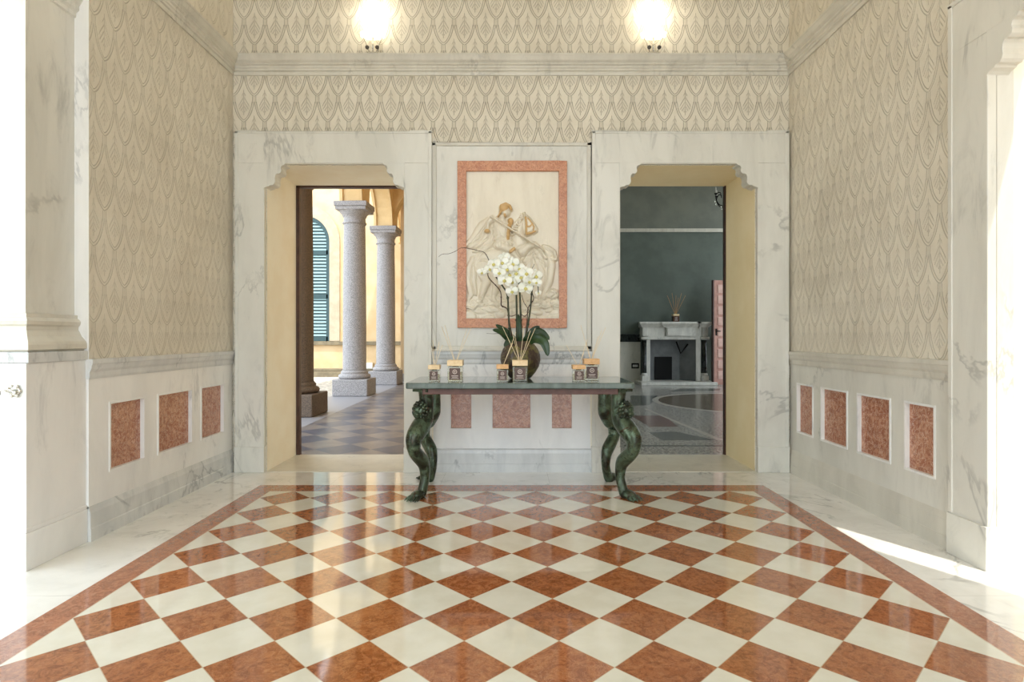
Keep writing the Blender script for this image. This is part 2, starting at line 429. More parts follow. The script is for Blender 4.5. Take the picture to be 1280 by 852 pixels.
wainscot('wainscot_left', TL, 3.585, 5.42, [(3.775, 4.12), (4.29, 4.734), (4.885, 5.256)], ('marble_white', 'marble_grey', 'marble_grey', 'rosso'))
wainscot('wainscot_right', TR, 3.42, 5.42, [(3.571, 3.83), (3.991, 4.357), (4.503, 4.87), (5.015, 5.277)])
TB2 = Matrix(TB)
wainscot('wainscot_back', TB2, -.731, .736, [(-.56, -.368), (-.178, .175), (.368, .555)], ('marble_white', 'marble_grey', 'marble_grey', 'rosso'), .03)
# rear part of the side walls, behind the openings
for nm, T, c in (('wainscot_left.001', TL, 1.15), ('wainscot_right.001', TR, 1.3)):
    wainscot(nm, T, YB, c, [(c - 1.2, c - .8), (c - .6, c - .2)])

# cornice
cp = [(0, 3.635), (.012, 3.635), (.016, 3.65), (.016, 3.665), (.028, 3.672), (.028, 3.688), (.036, 3.695), (.036, 3.712), (.05, 3.722), (.05, 3.732), (.07, 3.75), (.085, 3.78), (.09, 3.785), (.09, 3.80), (-.02, 3.80), (-.02, 3.635)]
def cornice(name, T, u0, u1, mit0, mit1, prof=cp):
    mb = MB(T); k = len(prof)
    mb.add([(u0 + mit0 * n, n, z) for n, z in prof] + [(u1 - mit1 * n, n, z) for n, z in prof],
           [tuple(range(k)), tuple(range(2 * k - 1, k - 1, -1))] + [(i, (i + 1) % k, k + (i + 1) % k, k + i) for i in range(k)])
    return struct(mb.build(name, 'marble_cap'))
cornice('trim_1', TB, WL, WR, 1, 1); cornice('trim_2', TL, 3.225, WB, 0, 1); cornice('trim_3', TR, YB, WB, 0, 1)
cornice('trim_4', TL, YB, 3.225, 0, 0)

# marble door surrounds
def corbel_pts(s=1):
    P = [(0, 0), (.205, 0), (.19, -.02), (.165, -.028), (.158, -.05), (.165, -.068), (.16, -.088), (.14, -.1), (.12, -.1), (.108, -.115), (.104, -.14), (.108, -.17), (.1, -.19), (.085, -.203), (.06, -.205), (.05, -.215), (.02, -.222), (0, -.235)]
    out = []
    for x, z in P: out.append((x, z))
    return out
def surround(name, T, a, b, oa, ob, top, otop, th=.045, label=None, lining=True):
    """opening a..b, outer edges oa..ob"""
    mb = MB(T)
    mb.box(oa, a, -.02, th, .23, top); mb.box(b, ob, -.02, th, .23, top); mb.box(oa, ob, -.02, th, top, otop)
    s = struct(mb.build(name, 'marble', bevel=.004), label)
    rim = MB(T)
    w = .03
    for (x0, x1, z0, z1) in ((oa, oa + w, .24, otop), (ob - w, ob, .24, otop), (oa, ob, otop - w * .6, otop)): rim.box(x0, x1, th - .012, th + .006, z0, z1)
    rim.box(oa - .004, oa + .2, -.02, th + .004, otop, otop + .012); rim.box(ob - .2, ob + .004, -.02, th + .004, otop, otop + .012)
    rim.build('outer_fillet', 'marble', s, bevel=.003)
    pb = MB(T)
    pb.box(oa - .006, a + .006, -.02, th + .012, 0, .235); pb.box(b - .006, ob + .006, -.02, th + .012, 0, .235)
    pb.build('plinth_block', 'marble_grey' if False else 'marble', s, bevel=.004)
    for x0, sg in ((a, 1), (b, -1)):
        cb = MB(T); P = [(x0 + sg * (x - .003), top + z + .002) for x, z in corbel_pts()]
        k = len(P)
        cb.add([(x, -.085, z) for x, z in P] + [(x, th + .004, z) for x, z in P],
               [tuple(range(k)), tuple(range(2 * k - 1, k - 1, -1))] + [(i, (i + 1) % k, k + (i + 1) % k, k + i) for i in range(k)])
        cb.build('corbel', 'marble', s, bevel=.003)
    # jamb linings inside the opening
    if not lining: return s
    lin_ = MB(T)
    e = th - .004
    lin_.box(a - .02, a + .006, -.10, e, .24, top); lin_.box(b - .006, b + .02, -.10, e, .24, top); lin_.box(a - .02, b + .02, -.10, e, top - .006, top + .02)
    lin_.box(a - .02, a + .006, -.10, -.03, 0, .24); lin_.box(b - .006, b + .02, -.10, -.03, 0, .24)
    lin_.build('inner_lining', 'marble_cap', s)
    return s
surround('door_1', TB, DL[0] - .012, DL[1] + .006, -2.52, -.73, DH + .01, 3.107, label='marble surround of the doorway to the columned arcade')
surround('door_2', TB, DR[0] - .006, DR[1] + .012, .735, 2.525, DH + .01, 3.107, label='marble surround of the doorway to the teal room')
surround('door_3', TR, 1.55, 3.136, 1.27, 3.413, 2.86, 3.14, .03, lining=False, label='marble surround of the right side opening')
# marble return of the right opening and its plaster reveal
mb = MB(); mb.box(2.572, 2.66, 3.1365, 3.2, 0, 2.87); struct(mb.build('trim_5', 'marble'))
mb = MB(); mb.box(6.5, 6.9, -8, 5.9, 0, 6.5); mb.box(6.42, 6.98, -8, 5.9, 6.5, 6.7); struct(mb.build('sky_block_wall', 'ochre stucco'))  # unseen wall added outside to cut the skylight on the right jamb
mb = MB(); mb.box(2.655, WT, 3.16, 3.2, 0, 2.9); struct(mb.build('trim_6', 'yellow plaster'))
mb = MB(); mb.box(2.72, 2.77, 1.56, 2.25, .01, 2.86)  # unseen leaf added to narrow the sunlight on the floor
lf = struct(mb.build('sun_block_leaf', 'dark wood', bevel=.004), 'added unseen door leaf that narrows the sun patch from the right opening')
for z_ in (.2, 1.1, 2.0):
    mb = MB(); mb.box(2.708, 2.725, 1.66, 2.14, z_, z_ + .7); mb.build('door_panel', 'dark wood', lf, bevel=.012)
# thresholds in the two doorways
for i, (a, b) in enumerate((DL, DR)):
    mb = MB(); mb.box(a, b, 5.42, 6.2, .0005, .004); struct(mb.build('trim_%d' % (7 + i), 'marble_cap'))
mb = MB()
mb.box(DL[0] - .0, DL[0] + .035, 6.17, 6.23, 0, DH); mb.box(DL[0], DL[1], 6.17, 6.23, DH - .02, DH)
struct(mb.build('trim_9', 'dark wood'))
mb = MB(); mb.box(DR[1] - .012, DR[1], 6.17, 6.23, 0, DH); struct(mb.build('trim_10', 'dark wood'))

# left pier: lower block, moulded base, recessed shaft, capital
mb = MB()
mb.box(-3.3, -2.575, 3.14, 3.585, .0, 1.101)
mb.box(-3.3, -2.566, 3.128, 3.585, 0, .2)
mb.box(-3.3, -2.570, 3.134, 3.585, .2, .225)
pier = struct(mb.build('pilaster_left', 'marble_white', bevel=.004), 'pale marble pier at the left opening')
def ring_prof(prof, mat, name):
    """profile offsets grow the pier's plan, so both visible faces carry it; prof = (offset, z)"""
    mb = MB(); bx, by = -2.648, 3.225
    vs = []; k = len(prof)
    for n, z in prof: vs += [(-3.3, by - n, z), (bx + n, by - n, z), (bx + n, 3.59, z)]
    fs = []
    for i in range(k - 1):
        for j in (0, 1): fs.append((i * 3 + j, i * 3 + j + 1, i * 3 + 3 + j + 1, i * 3 + 3 + j))
    vs += [(-3.3, 3.59, prof[0][1]), (-3.3, 3.59, prof[-1][1])]
    fs += [(0, 1, 2, 3 * k), (3 * k - 3, 3 * k - 2, 3 * k - 1, 3 * k + 1)]
    mb.add(vs, fs); return mb.build(name, mat, pier)
ring_prof([(.073, 1.10), (.085, 1.105), (.085, 1.155), (.080, 1.16)], 'marble_grey', 'cap_moulding')
ring_prof([(.062, 1.162), (.062, 1.168), (.078, 1.172), (.078, 1.20), (.072, 1.215), (.045, 1.245), (.03, 1.275), (.025, 1.28), (.025, 1.30), (.036, 1.31), (.04, 1.33), (.03, 1.345), (.02, 1.35), (.02, 1.37), (.0, 1.375)], 'marble_cap', 'base_moulding')
ring_prof([(0, 1.36), (0, 3.62)], 'marble', 'shaft')
ring_prof([(.002, 3.17), (.012, 3.175), (.012, 3.2), (.03, 3.215), (.03, 3.24), (.05, 3.27), (.055, 3.3), (.08, 3.33), (.08, 3.63)], 'marble', 'capital')

# ------------------------------------------------------------------ central marble slab and relief
mb = MB(TB)
X0, X1 = -.705, .70
mb.box(X0, X1, -.02, .012, 1.11, 3.0)
fr = struct(mb.build('panel_back', 'marble', bevel=.003), 'tall veined marble slab between the two doorways')
f = MB(TB)
for (x0, x1, z0, z1) in ((-.728, -.69, 1.12, 3.012), (.69, .728, 1.12, 3.012), (-.728, .728, 2.985, 3.012), (-.728, .728, 1.12, 1.155)): f.box(x0, x1, -.01, .028, z0, z1)
f.box(-.70, .70, .0, .05, 1.105, 1.125)
f.build('slab_moulding', 'marble_cap', fr, bevel=.004)

rel = empty('marble_relief', (0, 5.43, 1.32))
tag(rel, 'carved marble relief of a mounted horseman in a red marble frame', 'relief')
fx0, fx1 = (572 - VX) / F * 5.42, (708.5 - VX) / F * 5.42
fz0, fz1 = HC - (409.5 - VY) / F * 5.42, HC - (202 - VY) / F * 5.42
ix0, ix1 = (583 - VX) / F * 5.42, (698.5 - VX) / F * 5.42
iz0, iz1 = HC - (398 - VY) / F * 5.42, HC - (214.5 - VY) / F * 5.42
mb = MB(Matrix.Translation((0, 0, -1.32)) @ Matrix.Translation((0, -5.43, 0)))
yf, yb = 5.392, 5.435
for a, b, c, d in ((fx0, ix0, fz0, fz1), (ix1, fx1, fz0, fz1), (ix0, ix1, fz0, iz0), (ix0, ix1, iz1, fz1)): mb.box(a, b, yf, yb, c, d)
mb.build('frame', 'rosso_frame', rel, bevel=.003)
# height field
W_, H_ = 290, 460
sx = np.linspace(0, 1, W_); sy = np.linspace(0, 1, H_)
GX, GY = np.meshgrid(583 + sx * 115.5, 214.5 + sy * 183.5)   # photo pixels on the slab
GX = (GX - 570) * 5.014; GY = (GY - 240) * 5.014             # trace units
Hh = np.zeros_like(GX); G = np.zeros_like(GX)
def put(h): 
    global Hh
    Hh = np.maximum(Hh, h)
def trench(dist, dep=1.3, w=6.0):
    global Hh
    Hh = np.where(dist >= 0, Hh - dep * np.exp(-(dist / w) ** 2) * np.clip(1.4 - Hh * .12, .4, 1), Hh)
    Hh = np.maximum(Hh, -1.3)
def poly(P, h, edge=20.0, gild=0):
    global G
    inside = np.zeros(GX.shape, bool); dist = np.full_like(GX, 1e9)
    for (x0, y0_), (x1, y1) in zip(P, P[1:] + P[:1]):
        dx, dy = x1 - x0, y1 - y0_; L = dx * dx + dy * dy + 1e-6
        t = np.clip(((GX - x0) * dx + (GY - y0_) * dy) / L, 0, 1)
        dist = np.minimum(dist, np.hypot(GX - x0 - t * dx, GY - y0_ - t * dy))
        if y0_ != y1: inside ^= ((GY > min(y0_, y1)) & (GY <= max(y0_, y1))) & (GX < x0 + (GY - y0_) * dx / dy)
    trench(np.where(inside, -1, dist))
    k = np.where(inside, h * np.clip(dist / edge, 0, 1) ** .45, 0)
    G = np.where(k > Hh + .2, gild, G); put(k)
def caps(pts, rs, h, gild=0, base=0.0):
    """tapered rounded stroke through pts"""
    global G
    best = np.full_like(GX, 9.0)
    for (p, q, ra, rb) in zip(pts, pts[1:], rs, rs[1:]):
        dx, dy = q[0] - p[0], q[1] - p[1]; L = dx * dx + dy * dy + 1e-6
        t = np.clip(((GX - p[0]) * dx + (GY - p[1]) * dy) / L, 0, 1)
        d = np.hypot(GX - p[0] - t * dx, GY - p[1] - t * dy) / (ra + (rb - ra) * t)
        best = np.minimum(best, d)
    if not gild: trench(np.where(best < 1, -1, (best - 1) * np.mean(rs)))
    k = np.where(best < 1, base + h * np.sqrt(np.clip(1 - best ** 2, 0, 1)) ** .7, 0)
    new = k > Hh + .01
    G = np.where(new, gild, G) if gild else np.where(k > Hh + .2, 0, G)
    put(k)
def ell(cx, cy, rx, ry, h, rot=0, gild=0, base=0.0):
    global G
    c, s_ = math.cos(rot), math.sin(rot)
    u = ((GX - cx) * c + (GY - cy) * s_) / rx; v = (-(GX - cx) * s_ + (GY - cy) * c) / ry
    d = np.hypot(u, v)
    if not gild and rx > 25: trench(np.where(d < 1, -1, (d - 1) * (rx + ry) / 2), .9)
    k = np.where(d < 1, base + h * np.sqrt(np.clip(1 - d ** 2, 0, 1)) ** .7, 0)
    new = k > Hh + .01
    G = np.where(new, gild, G) if gild else np.where(k > Hh + .2, 0, G)
    put(k)
def groove(pts, w, dep):
    global Hh
    for p, q in zip(pts, pts[1:]):
        dx, dy = q[0] - p[0], q[1] - p[1]; L = dx * dx + dy * dy + 1e-6
        t = np.clip(((GX - p[0]) * dx + (GY - p[1]) * dy) / L, 0, 1)
        d = np.hypot(GX - p[0] - t * dx, GY - p[1] - t * dy)
        Hh = np.maximum(Hh - dep * np.exp(-(d / w) ** 2), 0)
# tail, hind quarters, hind legs
caps([(165, 400), (110, 420), (82, 480), (80, 560), (95, 640), (70, 700)], [16, 20, 20, 20, 17, 8], 2.2)
caps([(150, 420), (118, 470), (112, 550), (125, 640)], [14, 15, 15, 10], 2.6)
ell(205, 440, 90, 82, 3.6)
ell(300, 425, 150, 78, 4.2)
ell(395, 380, 78, 92, 4.0)
caps([(170, 480), (190, 560), (165, 640), (150, 690), (110, 730), (85, 725)], [46, 30, 18, 15, 13, 10], 4.0)
caps([(235, 500), (255, 590), (235, 660), (255, 730)], [36, 24, 15, 13], 3.4)
# cape
caps([(225, 165), (170, 215), (120, 290), (72, 330)], [22, 34, 30, 16], 2.4)
caps([(235, 190), (215, 260), (170, 320), (90, 345)], [20, 32, 28, 14], 2.7)
caps([(240, 250), (230, 310), (170, 360), (110, 375)], [18, 24, 20, 8], 2.5)
for q in (([(215, 175), (160, 240), (100, 320)]), ([(230, 200), (190, 290), (110, 350)]), ([(200, 200), (150, 280)]), ([(240, 240), (215, 320), (150, 362)])): groove(q, 4, .9)
# horse neck, chest, head
poly([(345, 330), (350, 250), (368, 190), (395, 156), (430, 143), (446, 175), (442, 230), (436, 280), (458, 330), (472, 390), (380, 420)], 5.0, 34)
for i in range(9):
    a_ = i / 8; caps([(352 + 60 * a_ ** .8, 270 - 128 * a_), (366 + 52 * a_, 262 - 96 * a_)], [9, 5], 5.6)
poly([(424, 142), (430, 124), (440, 142), (464, 160), (492, 196), (514, 232), (514, 250), (500, 260), (488, 270), (470, 262), (462, 276), (442, 278), (428, 250), (420, 200)], 6.4, 16)
groove([(498, 258), (478, 246)], 3, 1.2)
caps([(435, 165), (440, 215), (438, 262)], [6, 6, 6], .9, 1, 6.5)
caps([(442, 266), (468, 262), (496, 252)], [8, 7, 5], .9, 1, 6.2); caps([(440, 225), (462, 222), (480, 205)], [6, 5, 4], .7, 1, 6.5)
caps([(450, 172), (470, 195), (486, 225), (482, 252)], [5, 5, 5, 4], .8, 1, 6.5)
ell(342, 188, 18, 24, 2.6, 0, 1, 3.2)
caps([(335, 215), (328, 260), (326, 300)], [13, 12, 10], 1.8, 1, 4.0)
# rider
poly([(222, 165), (262, 152), (300, 166), (334, 192), (338, 240), (328, 310), (244, 318), (238, 250)], 6.6, 30)
ell(300, 312, 62, 30, 6.4, .25)
caps([(265, 335), (310, 348), (352, 372)], [30, 27, 20], 7.2)
caps([(356, 380), (385, 412), (410, 448), (425, 452)], [19, 15, 12, 8], 6.6)
caps([(342, 378), (364, 360)], [10, 10], 1.0, 1, 6.6)
caps([(222, 175), (202, 200), (198, 245)], [20, 15, 13], 6.2)
ell(196, 250, 18, 13, 1.2, 0, 1, 6.0)
caps([(290, 160), (292, 190)], [17, 22], 6.2)
ell(312, 125, 30, 37, 7.6, -.1)
ell(300, 105, 29, 27, 3.0, -.3, 1, 5.6); caps([(285, 95), (312, 84), (336, 96), (346, 116)], [12, 12, 11, 8], 3.0, 1, 5.6)
caps([(283, 110), (278, 140), (262, 160)], [10, 8, 5], 2.5, 1, 5.0)
caps([(306, 150), (308, 160)], [8, 6], 2.0, 1, 6.0)
groove([(330, 118), (340, 120)], 3, 1.0); groove([(250, 200), (300, 300)], 5, .5); groove([(285, 185), (330, 215)], 4, .8); groove([(245, 300), (330, 302)], 4, .9)
for i in range(5): groove([(248 + i * 22, 310), (240 + i * 24, 345)], 3, .7)
# raised foreleg and lance
caps([(420, 375), (450, 345), (490, 328), (520, 350), (545, 395), (560, 415)], [32, 22, 17, 14, 12, 14], 6.6)
caps([(400, 470), (395, 560), (380, 640), (385, 700)], [30, 20, 14, 12], 3.4)
# dragon: wing, neck, coil
caps([(455, 480), (500, 420), (540, 400), (575, 440)], [46, 60, 40, 30], 3.2)
caps([(500, 480), (520, 560), (500, 640)], [60, 44, 30], 2.8)
for q in ([(470, 380), (480, 540)], [(480, 372), (530, 560)], [(490, 368), (572, 520)], [(420, 430), (480, 385), (560, 382)]): groove(q, 4, 1.1)
caps([(550, 345), (590, 395), (600, 470), (585, 560), (555, 640), (530, 690)], [16, 24, 24, 22, 20, 20], 5.0)
caps([(545, 340), (575, 350), (615, 375), (628, 410)], [10, 16, 12, 9], 5.2)
caps([(600, 420), (625, 425), (632, 405)], [10, 10, 6], 4.2)
ell(600, 640, 46, 38, 4.4); ell(560, 700, 50, 34, 4.6); ell(625, 700, 34, 34, 4.0)
groove([(570, 630), (600, 615), (625, 640), (600, 660)], 5, 1.4)
# rocky ground
rs = np.random.RandomState(3)
for i in range(60):
    cx, cy = rs.uniform(60, 650), rs.uniform(690, 800)
    ell(cx, cy, rs.uniform(22, 60), rs.uniform(14, 34), rs.uniform(1.2, 3.2), rs.uniform(-.4, .4))
for i in range(14): ell(rs.uniform(80, 640), rs.uniform(640, 700), rs.uniform(20, 40), rs.uniform(12, 22), rs.uniform(.8, 1.6), rs.uniform(-.4, .4))
caps([(218, 162), (480, 325), (540, 365)], [6.5, 6.5, 4], 2.0, 0, 7.4)
# soften a little
for _ in range(2):
    P_ = np.pad(Hh, 1, mode='edge'); Hh = (P_[1:-1, 1:-1] * 4 + P_[:-2, 1:-1] + P_[2:, 1:-1] + P_[1:-1, :-2] + P_[1:-1, 2:]) / 8
for _ in range(2):
    P_ = np.pad(G, 1, mode='edge'); G = (P_[1:-1, 1:-1] * 4 + P_[:-2, 1:-1] + P_[2:, 1:-1] + P_[1:-1, :-2] + P_[1:-1, 2:]) / 8
xs = ix0 + sx * (ix1 - ix0); zs = iz1 + sy * (iz0 - iz1)
verts = [(xs[i], 5.418 - Hh[j, i] * .0095 - 5.43, zs[j] - 1.32) for j in range(H_) for i in range(W_)]
faces = [(j * W_ + i, (j + 1) * W_ + i, (j + 1) * W_ + i + 1, j * W_ + i + 1) for j in range(H_ - 1) for i in range(W_ - 1)]
# close the slab behind
nb = len(verts); cs = [0, W_ - 1, W_ * H_ - 1, W_ * (H_ - 1)]
verts += [(verts[c][0], 5.436 - 5.43, verts[c][2]) for c in cs]
top_ = list(range(W_)); rgt = [j * W_ + W_ - 1 for j in range(H_)]; bot = list(range(W_ * (H_ - 1), W_ * H_)); lft = [j * W_ for j in range(H_)]
faces += [tuple(top_ + [nb + 1, nb]), tuple(rgt + [nb + 2, nb + 1]), tuple(bot[::-1] + [nb + 3, nb + 2]), tuple(lft[::-1] + [nb, nb + 3]), (nb, nb + 1, nb + 2, nb + 3)]
me = bpy.data.meshes.new('relief_slab'); me.from_pydata(verts, [], faces); me.update()
at_ = me.attributes.new('gilding', 'FLOAT', 'POINT'); at_.data.foreach_set('value', list(G.flatten()) + [0.0] * 4)
for i, p in enumerate(me.polygons): p.use_smooth = i < (H_ - 1) * (W_ - 1)
me.materials.append(M['relief'])
o = bpy.data.objects.new('relief_slab', me); C.objects.link(o); o.parent = rel
o['label'] = 'cream carved slab, lightly gilded'

# ------------------------------------------------------------------ console table
TZ = .89
tab = empty('console_table', (.066, 4.8, 0)); tag(tab, 'green marble console table on four bronze lion legs', 'table')
tx, ty = .066, 4.8
mb = MB(); pts = []
w2, d0, d1 = .872, 4.48 - ty, 5.19 - ty
for cx_, cy_, a0 in ((w2 - .03, d1 - .03, 0), (-w2 + .03, d1 - .03, 90), (-w2 + .03, d0 + .03, 180), (w2 - .03, d0 + .03, 270)):
    for k in range(5):
        a = math.radians(a0 + k * 22.5); pts.append((cx_ + .03 * math.cos(a), cy_ + .03 * math.sin(a)))
mb.prism(pts, TZ - .046, TZ, 'xy'); mb.build('marble_top', 'marble_green', tab, bevel=.008)
mb = MB()
for (x0, x1, y0, y1) in ((-.72, .72, d0 + .05, d0 + .08), (-.72, .72, d1 - .08, d1 - .05), (-.75, -.72, d0 + .05, d1 - .05), (.72, .75, d0 + .05, d1 - .05)): mb.box(x0, x1, y0, y1, TZ - .092, TZ - .046)
mb.box(-.74, .74, d0 + .06, d1 - .06, TZ - .058, TZ - .046)
mb.build('apron', 'apron wood', tab, bevel=.004)
cs_, sn_ = .46, .89; Xc, Yc = -.671, 4.62
raw = [(484, 532, 11), (492, 532.5, 10.5), (505, 533, 10), (515, 532.5, 11), (524, 530.5, 12.5), (535, 524.5, 13.5), (543, 519.5, 12.5), (551, 516.8, 11), (563, 518, 9.2), (570, 523, 9.6), (576, 528, 9.6), (584, 530.5, 8), (597, 531, 6.6), (608, 529, 6.8), (617, 526.5, 7.2), (624, 524, 7.5)]
path = []; rad = []
for y_, c_, hw in raw:
    d_ = ((c_ - VX) * Yc - F * Xc) / (-cs_ * F + sn_ * (c_ - VX))
    Yp = Yc - sn_ * d_; z_ = HC - (y_ - VY) / F * Yp
    path.append((d_, 0, z_)); rad.append((hw / 162 * .92, hw / 162 * .86))
path[-1] = (path[-1][0], 0, .03)
# smooth resample
def cr(P, R_, n=4):
    out, ro = [], []
    for i in range(len(P) - 1):
        p0, p1, p2, p3 = [Vector(P[min(max(j, 0), len(P) - 1)]) for j in (i - 1, i, i + 1, i + 2)]
        for k in range(n):
            t = k / n
            out.append(.5 * ((2 * p1) + (-p0 + p2) * t + (2 * p0 - 5 * p1 + 4 * p2 - p3) * t * t + (-p0 + 3 * p1 - 3 * p2 + p3) * t ** 3))
            ro.append(tuple(R_[i][q] * (1 - t) + R_[i + 1][q] * t for q in (0, 1)) if isinstance(R_[i], tuple) else R_[i] * (1 - t) + R_[i + 1] * t)
    out.append(Vector(P[-1])); ro.append(R_[-1]); return out, ro
pp, rr = cr(path, rad)
lm = MB(); lm.tube(pp, rr, 20, up=(1, 0, 0))
lm.box(-.075, .075, -.07, .07, TZ - .075, TZ - .046)
# thigh muscle ridge
lm.ball((pp[20].x - .005, 0, pp[20].z), (.07, .062, .085))
leg0 = lm.build('leg', 'bronze', tab)
mk = MB(); mz = .672; md = .075
mk.ball((md, 0, mz), (.05, .056, .052), 20, 14)
mk.ball((md + .042, 0, mz - .018), (.026, .028, .022)); mk.ball((md + .064, 0, mz - .008), (.009, .013, .008))
mk.ball((md + .044, 0, mz - .042), (.018, .02, .010))
for s_ in (-1, 1):
    mk.ball((md + .044, s_ * .024, mz + .012), (.010, .010, .008)); mk.ball((md + .038, s_ * .022, mz + .027), (.016, .018, .007))
    mk.ball((md + .05, s_ * .014, mz - .022), (.018, .014, .015)); mk.ball((md, s_ * .046, mz + .036), (.014, .01, .018))
for ring_, n_ in ((.062, 14), (.05, 11)):
    for k in range(n_):
        a = 2 * PI * k / n_ + ring_ * 20
        mk.ball((md + .012 - (.02 if ring_ > .055 else 0), ring_ * math.sin(a), mz + ring_ * math.cos(a)), (.017, .014, .018), 10, 8)
for s_ in (-1, 1):   # shoulder curl behind the mask
    P = [(md - .05 + .035 * math.cos(t * .5) * (1 - t / 16), s_ * .05, mz - .005 + .04 * math.sin(t * .5) * (1 - t / 16)) for t in range(15)]
    mk.tube(P, .009, 8)
mk.build('lion_mask', 'bronze', leg0)
pw = MB(); fx = path[-1][0]
pw.ball((fx + .02, 0, .032), (.062, .05, .034))
for k, (yy, ln, zz) in enumerate(((-.036, .048, .018), (-.013, .062, .022), (.013, .062, .022), (.036, .048, .018))):
    rz = Matrix.Rotation(yy * 6, 3, 'Z')
    pw.ball((fx + .035 + ln * .5, yy, zz), (.036, .0135, .019), 12, 10, rot=rz)
    pw.ball((fx + .045 + ln * .78, yy * 1.25, .014), (.018, .012, .013), 10, 8, rot=rz)
    pw.tube([(fx + .05 + ln, yy * 1.3, .016), (fx + .064 + ln, yy * 1.35, .012), (fx + .072 + ln, yy * 1.38, .003)], [.0075, .005, .0012], 8)
pw.ball((fx - .028, 0, .02), (.03, .03, .02))
pw.build('paw', 'bronze', leg0)
fa = PI + math.atan2(sn_, cs_)
spots = [(-.671 - tx, 4.62 - ty, fa), (.84 - tx, 4.62 - ty, -math.atan2(.83, .56)),
         (-.665 - tx, 5.03 - ty, math.radians(180 - 50)), (.795 - tx, 5.03 - ty, math.radians(50))]
for i, (x_, y_, a_) in enumerate(spots):
    l = leg0 if i == 0 else copy_tree(leg0, tab)
    l.location = (x_, y_, 0); l.rotation_euler = (0, 0, a_)

# ------------------------------------------------------------------ reed diffusers
def diffuser(cx, y, w, h, cap_h, reeds, label, capmat='pale wood', lean=0, z=TZ, big=True, body='glass', reedmat='reed', tagm='tag brown', group='reed diffusers on the console table', tagk=True, rot=0):
    X_ = (cx - VX) / F * y
    r = empty('reed_diffuser', (X_, y + w / 2, z), rot); tag(r, label, 'diffuser', group)
    b = MB(); hb = h - cap_h
    b.box(-w / 2, w / 2, -w / 2, w / 2, 0.0005, hb - .006)
    b.lathe([(w * .22, hb - .006), (w * .22, hb)], n=20)
    b.build('bottle', body, r, bevel=.004)
    if body == 'glass':
        q = MB(); q.box(-w / 2 + .006, w / 2 - .006, -w / 2 + .007, w / 2 - .006, .009, hb * .62)
        q.build('fragrance', 'liquid', r)
    c = MB(); c.box(-w / 2 - .003, w / 2 + .003, -w / 2 - .003, w / 2 + .003, hb, h); c.build('wooden_cap', capmat, r, bevel=.003)
    t = MB(); lw, lh = w * .37, hb * .74
    zc = hb * .5
    t.box(-lw, lw, -w / 2 - .0022, -w / 2 + .001, zc - lh / 2, zc + lh / 2); tg = t.build('paper_tag', tagm, r)
    e = MB(); ez = zc + lh * .18; er = lw * .42; n = 20; yy = -w / 2 - .003
    vs = []
    for k in range(n):
        a = 2 * PI * k / n
        for q_ in (er, er * .72):
            for dy in (0, .0015): vs.append((q_ * math.cos(a), yy + dy, ez + q_ * math.sin(a)))
    fs = []
    for k in range(n):
        i, j = k * 4, ((k + 1) % n) * 4
        fs += [(i, j, j + 2, i + 2), (i + 1, i + 3, j + 3, j + 1), (i, i + 1, j + 1, j), (i + 2, j + 2, j + 3, i + 3)]
    e.add(vs, fs)
    e.box(-er * .4, er * .4, yy, yy + .0015, ez - er * .12, ez + er * .12); e.box(-er * .1, er * .1, yy, yy + .0015, ez - er * .45, ez + er * .45)
    e.box(-lw * .62, lw * .62, yy, yy + .0015, zc - lh * .2, zc - lh * .14)
    e.box(-lw * .5, lw * .5, yy, yy + .0015, zc - lh * .3, zc - lh * .27); e.box(-lw * .7, lw * .7, yy, yy + .0015, zc - lh * .4, zc - lh * .37)
    e.build('print', 'tag print', tg)
    for (px, py, dy) in reeds:
        tip = wp(px, py, y + w / 2 + dy) - Vector((X_, y + w / 2, z))
        rr_ = MB(); p0 = Vector((0, 0, h * .35)); d_ = tip - Vector((0, 0, h)); p1 = Vector((d_.x * .06, d_.y * .06, h - .01))
        rr_.tube([p1 - (tip - p1) * .12, p1, tip], .0019 if z < 1.2 else .0045, 6)
        o_ = rr_.build('reed', reedmat, r)
    return r
m = Mat('fragrance oil', .05); m.col(lin((222, 208, 150))); m.b.inputs['Transmission Weight'].default_value = .8; M['liquid'] = m.m
yd = 4.60
diffuser(542.2, yd + .02, .085, .128, .034, [(541, 425, .05), (549, 427, -.04), (553, 431, .03), (539, 432, 0)], 'small reed diffuser at the far left end of the green marble table')
diffuser(568.5, yd, .115, .166, .044, [(552, 408, .06), (556, 406, -.03), (584, 410, .05), (589, 409, -.02)], 'large reed diffuser with thin reeds beside the small one at the left table end')
diffuser(628, yd, .088, .133, .034, [(641, 428, .0), (645, 415, .01)], 'small tan capped reed diffuser in front of the orchid vase', 'warm wood', tagm='tag brown')
diffuser(650, yd + .02, .115, .166, .044, [(628, 408, -.02), (640, 414, 0), (655, 407, .0), (663, 413, -.03), (669, 410, -.02), (644, 421, .01)], 'large pale capped reed diffuser in front of the orchid vase')
diffuser(724, yd + .01, .095, .128, .032, [(708, 431, 0), (709, 433, .06), (730, 440, .03), (734, 424, -.02)], 'small reed diffuser touching the large one at the right table end', 'warm wood')
diffuser(740, yd + .125, .118, .172, .044, [(726, 406, .02), (733, 428, .06), (752, 413, .04), (757, 409, -.03), (748, 420, .09)], 'large tan capped reed diffuser at the right end of the marble table', 'warm wood')

